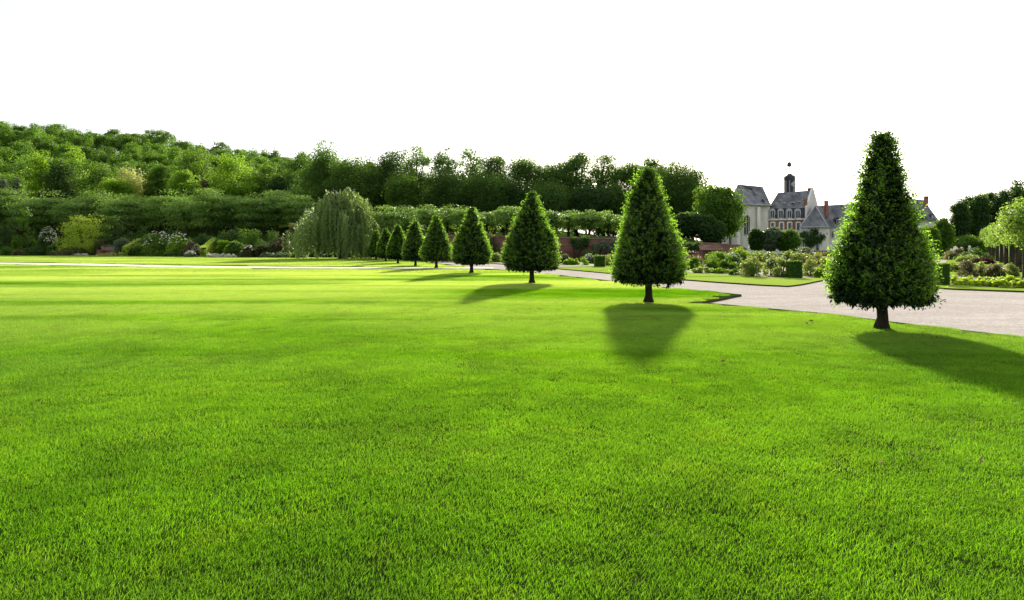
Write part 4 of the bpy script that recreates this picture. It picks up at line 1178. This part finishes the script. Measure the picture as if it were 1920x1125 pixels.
for j, (x, w, lab) in enumerate(((590, 60, 'added dark bush standing in for the shade left under the weeping beech'), (636, 60, 'added dark bush standing in for the deepest shade around the weeping beech trunk'), (684, 56, 'added dark bush standing in for the shade right under the weeping beech'))):
    shrub('bush', lab, x, 484.5, w, 466, 'leaf_shade', 860 + j, cat='bush', Y=103, leaf=.34, clumps=40, per=70)  # added dark bushes imitate the shadowed hollow under the beech

# ================================================================== LEFT BORDER PLANTING
def leafy_block(name, label, cat, corners_b, corners_t, mat, seed, leaf, dens, group=None):
    """clipped block: four ground corners, four top corners (world); solid core with a skin of leaves"""
    o = np.mean(np.array(corners_b), axis=0)
    root = tag(empty(name, tuple(o)), label, cat, group)
    cb = [np.array(p, float) - o for p in corners_b]; ct = [np.array(p, float) - o for p in corners_t]
    b = MB(); cen = np.mean(cb + ct, axis=0)
    sh = lambda p: tuple(cen + (p - cen) * .965)
    V = [sh(p) for p in cb] + [sh(p) for p in ct]
    b.raw(V, [(0, 1, 5, 4), (1, 2, 6, 5), (2, 3, 7, 6), (3, 0, 4, 7), (4, 5, 6, 7)])
    b.build('inner_growth', M['leaf_dark'], root)
    rng = np.random.default_rng(seed); vs, va = [], []
    for f in ((cb[0], cb[1], ct[1], ct[0]), (cb[1], cb[2], ct[2], ct[1]), (cb[2], cb[3], ct[3], ct[2]), (cb[3], cb[0], ct[0], ct[3]), (ct[0], ct[1], ct[2], ct[3])):
        a, c, d, e_ = f
        nrm = np.cross(c - a, e_ - a); ar = np.linalg.norm(nrm)
        if ar < 1e-6: continue
        nrm = nrm / ar
        n = int(min(6000, ar * dens)) + 8
        u, v = rng.uniform(0, 1, (2, n))
        P = a * ((1 - u) * (1 - v))[:, None] + c * (u * (1 - v))[:, None] + d * (u * v)[:, None] + e_ * ((1 - u) * v)[:, None]
        P = P + nrm * (rng.normal(size=n) * leaf * .25)[:, None]
        N = unit(nrm + rng.normal(size=(n, 3)) * .45); D = np.cross(N, rdir(rng, n)) + nrm * .25
        L = leaf * rng.uniform(.7, 1.3, n); vs.append(leaf_quads(P - D * L[:, None] * .3, D, N, L, L * .6)); va.append(rng.uniform(0, 1, n))
    V = np.concatenate(vs); link('foliage', quad_mesh('foliage', V, len(V) // 4, np.concatenate(va), M[mat]), root)
    return root

def cube_topiary(x0, x1, yt, yb, label, seed):
    Y = CH * F / (yb - HY); s = Y / F; X0 = (x0 - 960) * s; X1 = (x1 - 960) * s; h = (yb - yt) * s; w = (X1 - X0) * .92
    X1 = X0 + w
    cb = [(X0, Y, 0), (X1, Y, 0), (X1, Y + w, 0), (X0, Y + w, 0)]
    leafy_block('box_topiary', label, 'topiary', cb, [(p[0], p[1], h) for p in cb], 'leaf_mid', seed, .035 + Y * .0012, 900 / (Y / 30), 'clipped box blocks on the bed corners')
cube_topiary(1483, 1506.5, 490, 521, 'square clipped block on the bed corner left of the nearest tree', 31)
cube_topiary(1117, 1136, 480, 500, 'smaller square clipped block left of the second cone tree', 32)
cube_topiary(1760, 1783, 495, 534, 'square clipped block right beside the nearest tree at the drive edge', 33)

def hedge_run(name, label, x0, x1, yt0, yb0, x2, x3, yt2, Y2, seed, mat='leaf_olive'):
    """hedge running back up the bank: front face x0..x1 (rows yt0..yb0), far end x2..x3 with top row yt2 at distance Y2"""
    Y = CH * F / (yb0 - HY)
    f0, f1 = at(x0, yb0, Y), at(x1, yb0, Y); t0, t1 = at(x0, yt0, Y), at(x1, yt0, Y)
    b0, b1 = at(x2, yt2, Y2), at(x3, yt2, Y2)
    g0, g1 = b0.copy(), b1.copy(); g0[2] = g1[2] = b0[2] - 2.2
    leafy_block(name, label, 'hedge', [f0, f1, g1, g0], [t0, t1, b1, b0], mat, seed, .25, 30)
hedge_run('hedge', 'clipped hedge running up the bank beside the brick steps, its dark end facing the lawn', 229.5, 237, 464, 480.3, 258, 268, 446.5, 128, 41, 'leaf_lime')
hedge_run('hedge', 'clipped yellow green hedge running up the bank beside the ball shrub', 376, 386, 464, 482, 398, 410, 446, 122, 42, 'leaf_lime')
hedge_run('hedge', 'low sloping hedge climbing right under the lime yellow shrub', 88, 97, 463, 478.8, 122, 132, 448, 134, 43, 'leaf_mid')

SH = [ # x, base row, width, top row, mat, label, opts
    (8, 478.3, 60, 412, 'leaf_dark', 'dark evergreen bush against the left border', {}),
    (48, 477.5, 56, 398, 'leaf_mid', 'tall upright bush with feathery light tips near the left border', {'shape': 'taper', 'clumps': 34}),
    (33, 478.2, 22, 443, 'leaf_bright', 'small bright green rounded bush before the tall feathery one', {}),
    (14, 478.6, 34, 462, 'leaf_mid', 'low spreading shrub at the left border of the lawn edge', {}),
    (68, 478.7, 46, 458, 'leaf_dark', 'dark low shrub below the white flowering dogwood', {}),
    (36, 478.8, 26, 468, 'leaf_olive', 'little olive mound right at the lawn edge under the small bright bush', {}),
    (92, 476.8, 42, 425, 'leaf_dark', 'white flowering dogwood left of the lime yellow shrub', {'flowers': 'flower_white', 'nfl': 170}),
    (156, 476.5, 106, 378, 'leaf_lime', 'big lime yellow shrub with open leafy crown', {'clumps': 60, 'flat': .5, 'shell': .3}),
    (215, 475.5, 62, 400, 'leaf_dark', 'dark shrub behind the right side of the lime yellow one', {}),
    (196, 476, 50, 442, 'leaf_olive', 'olive shrub below the right side of the lime yellow one', {}),
    (130, 478.8, 62, 462, 'leaf_olive', 'low olive ground shrub behind the left strip of white flowers', {}),
    (228, 478.3, 40, 436, 'leaf_grey', 'grey green grassy tussock left of the first hedge', {'shape': 'taper'}),
    (262, 479.4, 40, 456, 'leaf_mid', 'mid green shrub filling beside the first hedge', {}),
    (298, 480.3, 66, 433, 'leaf_mid', 'large round shrub with white blossom on its top', {'clumps': 36, 'flowers': 'flower_white', 'nfl': 90}),
    (336, 480.4, 50, 434, 'leaf_bright', 'light green shrub with flat white flowers right of the large round one', {'flowers': 'flower_white', 'nfl': 60}),
    (322, 481.6, 34, 472.5, 'leaf_dark', 'low clipped dark mound on the lawn edge beneath the large round shrub', {'clumps': 26, 'lump': .03, 'flat': .6}),
    (358, 480.8, 36, 450, 'leaf_brown', 'brownish green shrub left of the second hedge', {}),
    (357, 482.4, 24, 470, 'leaf_grey', 'silvery plant with white spikes left of the second hedge', {'flowers': 'flower_white', 'nfl': 50}),
    (367, 481.8, 20, 461, 'leaf_grey', 'tall pale pink flower spikes against the second hedge', {'flowers': 'flower_pink', 'nfl': 60, 'shape': 'taper'}),
    (380, 476, 60, 436, 'leaf_dark', 'dark shrub behind the second hedge', {}),
    (421, 479.5, 32, 438, 'leaf_bright', 'bright green upright shrub left behind the clipped ball', {}),
    (441, 482.2, 42, 451, 'leaf_mid', 'large clipped ball shrub on the lawn edge', {'clumps': 60, 'lump': .02, 'shell': .85, 'flat': .7, 'clump_k': .2}),
    (466, 482.6, 30, 458, 'leaf_olive', 'rose bush with scattered white blooms right of the clipped ball', {'flowers': 'flower_white', 'nfl': 26}),
    (489, 482.4, 34, 456, 'leaf_olive', 'feathery olive perennial clump right of the white rose bush', {}),
    (514, 482.0, 36, 452, 'leaf_olive', 'tall olive perennial clump before the pinkish bush', {}),
    (530, 481.6, 36, 443, 'leaf_brown', 'pinkish brown plumed bush left of the weeping beech', {'flowers': 'flower_pink', 'nfl': 40}),
    (505, 483.4, 34, 473, 'leaf_grey', 'blue green low mound at the lawn edge, left of its two neighbours', {}),
    (530, 483.5, 34, 473.5, 'leaf_grey', 'blue green low mound at the lawn edge, between two others', {}),
    (558, 483.6, 36, 472, 'leaf_mid', 'green low mound next to the weeping beech curtain', {}),
    (430, 476.5, 76, 416, 'leaf_dark', 'broad dark shrub above the clipped ball', {}),
    (470, 477, 60, 418, 'leaf_mid', 'mid green shrub above the white rose bush', {}),
    (508, 478, 62, 428, 'leaf_dark', 'dark mottled shrub above the perennial clumps', {}),
    (558, 479, 54, 411, 'leaf_olive', 'yellowish open shrub touching the left of the weeping beech', {}),
    (330, 474.5, 70, 418, 'leaf_dark', 'dark bush added to deepen the shade behind the white flowered shrubs', {}),  # this and the next two fill in black shade under the terrace trees
    (262, 474.5, 66, 420, 'leaf_dark', 'dark bush added to deepen the shade above the first hedge', {}),
    (205, 474.5, 60, 426, 'leaf_dark', 'dark bush added to deepen the shade right behind the lime yellow shrub', {}),
]
for i, (x, by, w, ty, mt, lab, op) in enumerate(SH):
    op = dict(op); op['clumps'] = int(op.get('clumps', 28) * 1.3); op.setdefault('per', 90)
    er = np.interp(x, [0, 180, 330, 500, 640], [478.3, 479.4, 480.9, 482.7, 483.4])
    if by < er: op['Y'] = CH * F / (er - HY) + (er - by) * 1.9 + 1.0
    Yb = op.get('Y') or CH * F / (by - HY)
    op['z0'] = max(0.0, hill_h((x - 960) * Yb / F, Yb) - .15)
    shrub('shrub', lab, x, by, w, ty, mt, 800 + i, group='shrubs of the left border', leaf=.30, **op)
for i, (x0, x1, by, ty, lab) in enumerate(((107, 164, 479.0, 474.0, 'strip of low white flowers at the lawn edge below the lime yellow shrub'), (388, 441, 482.8, 474.5, 'strip of low white flowers at the lawn edge below the clipped ball'))):
    n = 6
    for j in range(n):
        x = x0 + (x1 - x0) * (j + .5) / n
        shrub('flower_clump', lab, x, by, (x1 - x0) / n * 1.7, ty + abs(j - 2) * .5, 'flower_white', 900 + i * 10 + j, group='white flower clumps %s' % ('below the lime shrub', 'below the clipped ball')[i], cat='flowers', leaf=.24, clumps=10, per=40, stems=False)
for j in range(4):
    shrub('grass_tuft', 'straw coloured low grass at the foot of the brick steps', 190 + j * 12, 479.6, 18, 473.4, 'leaf_cream', 930 + j, group='straw coloured grasses by the steps', cat='grass plant', leaf=.3, clumps=8, per=40, stems=False)
st = tag(empty('garden_steps', foot([(190, 126)])[0] + (0,)), 'reddish brick steps with side wall climbing the bank left of the first hedge', 'steps')
b = MB()
for j in range(6):
    p = at(190, 463, 124 + j * .7); q = at(214, 463, 124 + j * .7); b.box(p[0], q[0], 124 + j * .7, 125 + j * .7, -.1, .32 * (j + 1) + .1)
b.build('tread', M['coping'], st)
b = MB(); p = at(176, 463, 123); q = at(189, 463, 123); b.box(p[0] + .5, q[0], 123, 128.2, -.1, 1.1); b.build('side_wall', M['old_brick'], st); under(st)

# ================================================================== RIGHT BEDS
SR = [
    (930, 491.2, 34, 470, 'leaf_rose', 'mixed border plants at the wall foot left of the third cone tree', {}),
    (905, 490.2, 26, 474, 'leaf_mid', 'small green plant at the wall foot between the third and fourth cones', {}),
    (1078, 488, 56, 463, 'leaf_rose', 'wide yellow green shrub before the brick wall right of the third cone', {'clumps': 40}),
    (1104, 489, 40, 464, 'leaf_bright', 'yellow green shrub between the wide one and the small clipped block', {}),
    (1058, 494.5, 28, 476, 'leaf_olive', 'low brownish perennial right of the third cone', {'flowers': 'flower_pink', 'nfl': 20}),
    (1072, 496.3, 34, 484, 'leaf_bright', 'low light green plants along the small path right of the third cone', {}),
    (1095, 497, 26, 480, 'leaf_bright', 'upright iris clump left of the small clipped block', {'shape': 'taper', 'aspect': .2}),
    (1104, 493.5, 26, 476, 'leaf_grey', 'white flowering clump behind the iris', {'flowers': 'flower_white', 'nfl': 60}),
    (1120, 494, 22, 475, 'leaf_dark', 'dark round bush just behind the small clipped block', {}),
    (1150, 497, 40, 474, 'leaf_rose', 'perennials hidden left behind the second cone tree', {'flowers': 'flower_pink', 'nfl': 20}),
    (1020, 492.5, 36, 472, 'leaf_rose', 'plants at the wall foot behind the right flank of the third cone', {}),
    (1298, 500, 44, 470, 'leaf_brown', 'pinkish brown low bush right behind the second cone tree', {'flowers': 'flower_pink', 'nfl': 50}),
    (1300, 506, 40, 480, 'leaf_mid', 'green low bush right of the second cone tree', {}),
    (1334, 508, 42, 478, 'leaf_mid', 'mid green low bush left of the white flowering one', {}),
    (1364, 509, 36, 480, 'leaf_mid', 'mid green low bush below the white flowering one', {}),
    (1318, 511.5, 50, 500, 'leaf_rose', 'pale green ground plants edging the verge right of the second cone', {}),
    (1350, 512.5, 40, 501, 'leaf_bright', 'pale green ground plants edging the verge beside the little box ball', {}),
    (1352, 499, 50, 463, 'leaf_bright', 'tall yellow green bush in the bed, left of its taller neighbour', {'clumps': 40}),
    (1374, 503, 40, 472, 'leaf_dark', 'dark bush with white blossoms in the right bed', {'flowers': 'flower_white', 'nfl': 40}),
    (1385, 498, 52, 461, 'leaf_bright', 'tallest yellow green bush in the right bed before the church', {'clumps': 40}),
    (1418, 498, 48, 464, 'leaf_bright', 'yellow green bush before the little round trees', {'clumps': 36}),
    (1447, 499, 46, 466, 'leaf_rose', 'pale tipped bush in the back row, before the middle round tree', {}),
    (1475, 499, 44, 467, 'leaf_rose', 'pale tipped bush in the back row, before the widest round tree', {}),
    (1505, 500, 44, 468, 'leaf_rose', 'pale tipped bush in the back row, below the pavilion', {'flowers': 'flower_pink', 'nfl': 30}),
    (1535, 500, 44, 470, 'leaf_rose', 'pale tipped bush in the back row, beside the nearest tree', {'flowers': 'flower_pink', 'nfl': 30}),
    (1385, 515.2, 26, 489, 'leaf_mid', 'grassy green clump right of the little box ball', {'shape': 'taper'}),
    (1412, 518, 50, 474, 'leaf_rose', 'large rose bush with dark base left of the bare stemmed ones', {'clumps': 44, 'flowers': 'flower_pink', 'nfl': 40}),
    (1446, 516.5, 36, 478, 'leaf_rose', 'rose bush with pale shoots, second in the front row', {'flowers': 'flower_white', 'nfl': 30}),
    (1466, 519, 36, 478, 'leaf_rose', 'rose bush with pale shoots just left of the square clipped block', {'flowers': 'flower_white', 'nfl': 30}),
    (1518, 517, 38, 476, 'leaf_rose', 'rose bush just right of the square clipped block', {'flowers': 'flower_pink', 'nfl': 30}),
    (1547, 515, 40, 478, 'leaf_rose', 'rose bush half behind the left flank of the nearest tree', {'flowers': 'flower_pink', 'nfl': 30}),
    (1538, 520, 30, 502, 'leaf_bright', 'low bright plants between the verge and the rose bush by the nearest tree', {}),
    (1575, 508, 40, 480, 'leaf_rose', 'rose bush behind the lower left of the nearest tree', {}),
    (1508, 482.5, 44, 459, 'leaf_grey', 'pale domed shrub at the pavilion corner', {'clumps': 36, 'Y': 95}),
    (1795, 487, 30, 472, 'leaf_olive', 'olive bush beside the far path at the right', {}),
    (1812, 491, 48, 474, 'leaf_rose', 'rose bush in the second right hand bed, left of the purple bush', {}),
    (1834, 493, 34, 478, 'leaf_olive', 'olive rose bush in the second right hand bed, middle', {}),
    (1790, 509, 36, 487, 'leaf_rose', 'rose bush directly behind the right hand clipped block', {'flowers': 'flower_pink', 'nfl': 12}),
    (1815, 518, 40, 487, 'leaf_olive', 'bare legged rose bush right of the clipped block', {'flowers': 'flower_pink', 'nfl': 16}),
    (1840, 517, 34, 488, 'leaf_rose', 'pale green rose bush between two darker ones at the right', {'flowers': 'flower_pink', 'nfl': 16}),
    (1866, 519, 36, 491, 'leaf_olive', 'rose bush left of the lime trunks', {'flowers': 'flower_pink', 'nfl': 16}),
    (1892, 519, 34, 493, 'leaf_rose', 'rose bush in front of the second lime trunk', {'flowers': 'flower_pink', 'nfl': 20}),
    (1850, 495, 24, 483, 'leaf_purple', 'dark purple leaved bush before the lime trunks', {}),
    (1830, 484, 60, 462, 'leaf_dark', 'dark hedge like bush behind the right hand beds', {'Y': 80}),
    (1790, 482, 40, 463, 'leaf_brown', 'dull brown green bush near the pale garden stones', {'Y': 85}),
]
for i, (x, by, w, ty, mt, lab, op) in enumerate(SR):
    op = dict(op); op.setdefault('clumps', 26); op.setdefault('per', 80); Yb = op.get('Y') or CH * F / (by - HY)
    shrub('shrub', lab, x, by, w, ty, mt, 1000 + i, group='shrubs of the right hand beds', leaf=max(.07, Yb * .0026), **op)
Yb = CH * F / (516 - HY)
shrub('box_ball', 'little clipped box ball on the verge in front of the right bed', 1371.5, 516, 9.5, 507.5, 'leaf_mid', 1100, cat='topiary', leaf=.05, clumps=50, per=40, lump=.01, shell=.85, clump_k=.25)
k = 0
rr = random.Random(9)
for r_, (ya, yb2, top) in enumerate(((531.5, 536, 18), (535.5, 540.5, 17))):
    for j in range(11):
        x = 1792 + j * 14.5 + r_ * 7 + rr.uniform(-2, 2); by = ya + (yb2 - ya) * j / 10 + rr.uniform(-.5, .5)
        shrub('lady_mantle', 'rounded lime green leafy plant edging the bed right of the clipped block', x, by, 17, by - top * .86, 'leaf_lime', 1120 + k, 'lime green edging plants at the right', 'plant', leaf=.11, clumps=12, per=34, stems=False)
        k += 1

# climbers on walls
def climber(name, label, pts, Y, mat, seed, leaf, n):
    """leafy growth on a wall; pts are (pixel x, y, radius px) blobs"""
    rng = np.random.default_rng(seed); vs = []
    o = at(pts[0][0], 463, Y); o[2] = 0
    root = tag(empty(name, tuple(o)), label, 'climbing plant')
    b = MB(); per = n // len(pts)
    for x, y, r in pts:
        c = at(x, y, Y) - o; R = r * Y / F
        P = c + rng.normal(size=(per, 3)) * np.array([R * .5, .16, R * .45]) + np.array([0, -.28, 0])
        N = unit(np.array([0, -1, .45]) + rng.normal(size=(per, 3)) * .5); D = np.cross(N, rdir(rng, per)); L = leaf * rng.uniform(.6, 1.3, per)
        vs.append(leaf_quads(P, D, N, L, L * .65))
        b.tube([(0, -.15, 0), (c[0] * .6, -.15, c[2] * .5), (c[0], -.2, c[2])], [.09, .06, .02], 5, cap=False)
    V = np.concatenate(vs); link('foliage', quad_mesh('foliage', V, len(V) // 4, rng.uniform(0, 1, len(V) // 4), M[mat]), root)
    b.build('stem', M['bark'], root)
climber('wall_climber', 'dark climber trained across the front of the cream pavilion', [(1506, 440, 6), (1512, 452, 8), (1520, 447, 8), (1526, 436, 8), (1528, 450, 8), (1536, 450, 7), (1541, 444, 6), (1518, 458, 5)], 146.6, 'leaf_dark', 51, .42, 1500)
climber('wall_climber', 'dark ivy hanging over the brick wall between the third and fourth cones', [(918, 447, 8), (922, 456, 10), (912, 452, 8), (928, 466, 8)], 77.9, 'leaf_olive', 52, .28, 900)
climber('wall_climber', 'ivy streaks on the brick wall right of the third cone', [(1076, 452, 6), (1082, 460, 5), (1095, 458, 8), (1098, 449, 7)], 77.9, 'leaf_dark', 53, .26, 800)
climber('wall_climber', 'greyish climber on the brick wall above the small clipped block', [(1118, 464, 7), (1130, 460, 8), (1142, 466, 8), (1150, 456, 6)], 77.9, 'leaf_grey', 54, .26, 800)
climber('wall_climber', 'dark ivy on the brick wall right of the second cone tree', [(1290, 462, 7), (1300, 466, 8), (1308, 460, 6)], 80.5, 'leaf_dark', 55, .26, 700)

# pleached limes at the right border
PL = [(1909.5, 510, 1), (1897, 501, 2), (1886.5, 496, 3), (1878, 492.5, 4), (1870, 490, 5), (1862, 488, 6), (1856, 486.5, 7), (1925, 524, 0)]
for x, by, i in PL:
    Y = CH * F / (by - HY); X = (x - 960) * Y / F
    root = tag(empty('pleached_lime', (X, Y, 0)), 'clipped lime tree with bare dark trunk, %s' % ['cut by the right border', 'the nearest whole one of the row', 'second whole one of the row', 'third whole one of the row', 'fourth whole one of the row', 'fifth whole one of the row', 'last but one of the row', 'farthest one of the row'][i], 'tree', 'clipped limes in a row at the right border')
    top = 4.35; bot = 1.75
    me, C = crown_mesh('crown', M['leaf_limetree'], 1200 + i, .8, 1.35, (top - bot) / 2 - .1, (top + bot) / 2, 70, 60, .32, .14, 1.2, .25, 'round', .25, .7, .3)
    link('crown', me, root)
    b = MB(); b.tube([(0, 0, -.1), (0, 0, .1), (0, 0, 1.7), (0, 0, 3.6)], [.30, .20, .16, .06], 9)
    for j in range(8):
        a = j * .8; z = 1.8 + j * .25; b.tube([(0, 0, z), (math.cos(a) * .9, math.sin(a) * .9, z + .25)], [.06, .02], 5, cap=False)
    b.build('trunk', M['bark'], root, True)
# clipped green screen behind the limes
leafy_block('hedge', 'tall clipped hedge seen between the lime trunks at the right border', 'hedge', [at(1893, 463, 62) * np.array((1, 1, 0)), at(1990, 463, 54) * np.array((1, 1, 0)), at(1998, 463, 56) * np.array((1, 1, 0)), at(1900, 463, 64) * np.array((1, 1, 0))],
            [at(1893, 463, 62) * np.array((1, 1, 0)) + Z * 2.4, at(1990, 463, 54) * np.array((1, 1, 0)) + Z * 2.4, at(1998, 463, 56) * np.array((1, 1, 0)) + Z * 2.4, at(1900, 463, 64) * np.array((1, 1, 0)) + Z * 2.4], 'leaf_bright', 61, .16, 110)
# garden ornaments
for x, by, ty, w, lab in ((1818, 487, 460, 2.2, 'pale stone pillar with ball finial among the right hand bushes'), (1783.5, 486, 466, 2.0, 'slim pale stone figure post beside the rough stones')):
    Y = CH * F / (by - HY); X = (x - 960) * Y / F; h = (by - ty) * Y / F; r = w * Y / F
    root = tag(empty('stone_pillar', (X, Y, 0)), lab, 'ornament')
    b = MB(); lathe(b, 0, 0, [(r * 1.5, 0), (r * 1.5, .15), (r * 1.0, .22), (r * .85, h * .7), (r * 1.4, h * .73), (r * 1.4, h * .78)], 10); b.build('shaft', M['plaster'], root)
    b = MB(); lathe(b, 0, 0, [(r * .3, h * .78), (r * .9, h * .84), (r * 1.0, h * .9), (r * .7, h * .96), (r * .1, h)], 10); b.build('finial', M['plaster'], root, True)
def rock(x, by, w, h, seed, lab):
    rng = np.random.default_rng(seed); Y = CH * F / (by - HY); X = (x - 960) * Y / F; s = Y / F
    b = MB(); n = 10; prof = [(1, 0), (1.02, .3), (.8, .7), (.4, .95), (.05, 1)]
    lathe(b, 0, 0, [(w * s / 2 * r, h * s * z) for r, z in prof], n)
    b.v = [(p[0] * rng.uniform(.8, 1.15), p[1] * rng.uniform(.8, 1.15), p[2] * rng.uniform(.85, 1.1)) for p in b.v]
    tag(b.build('garden_stone', M['stone'], loc=(X, Y, 0)), lab, 'stone', 'rough stones at the far right path')
rock(1792, 484, 14, 22, 1, 'rough upright garden stone, larger of the two by the far right path')
rock(1803, 484, 10, 20, 2, 'rough garden stone, smaller of the two by the far right path')
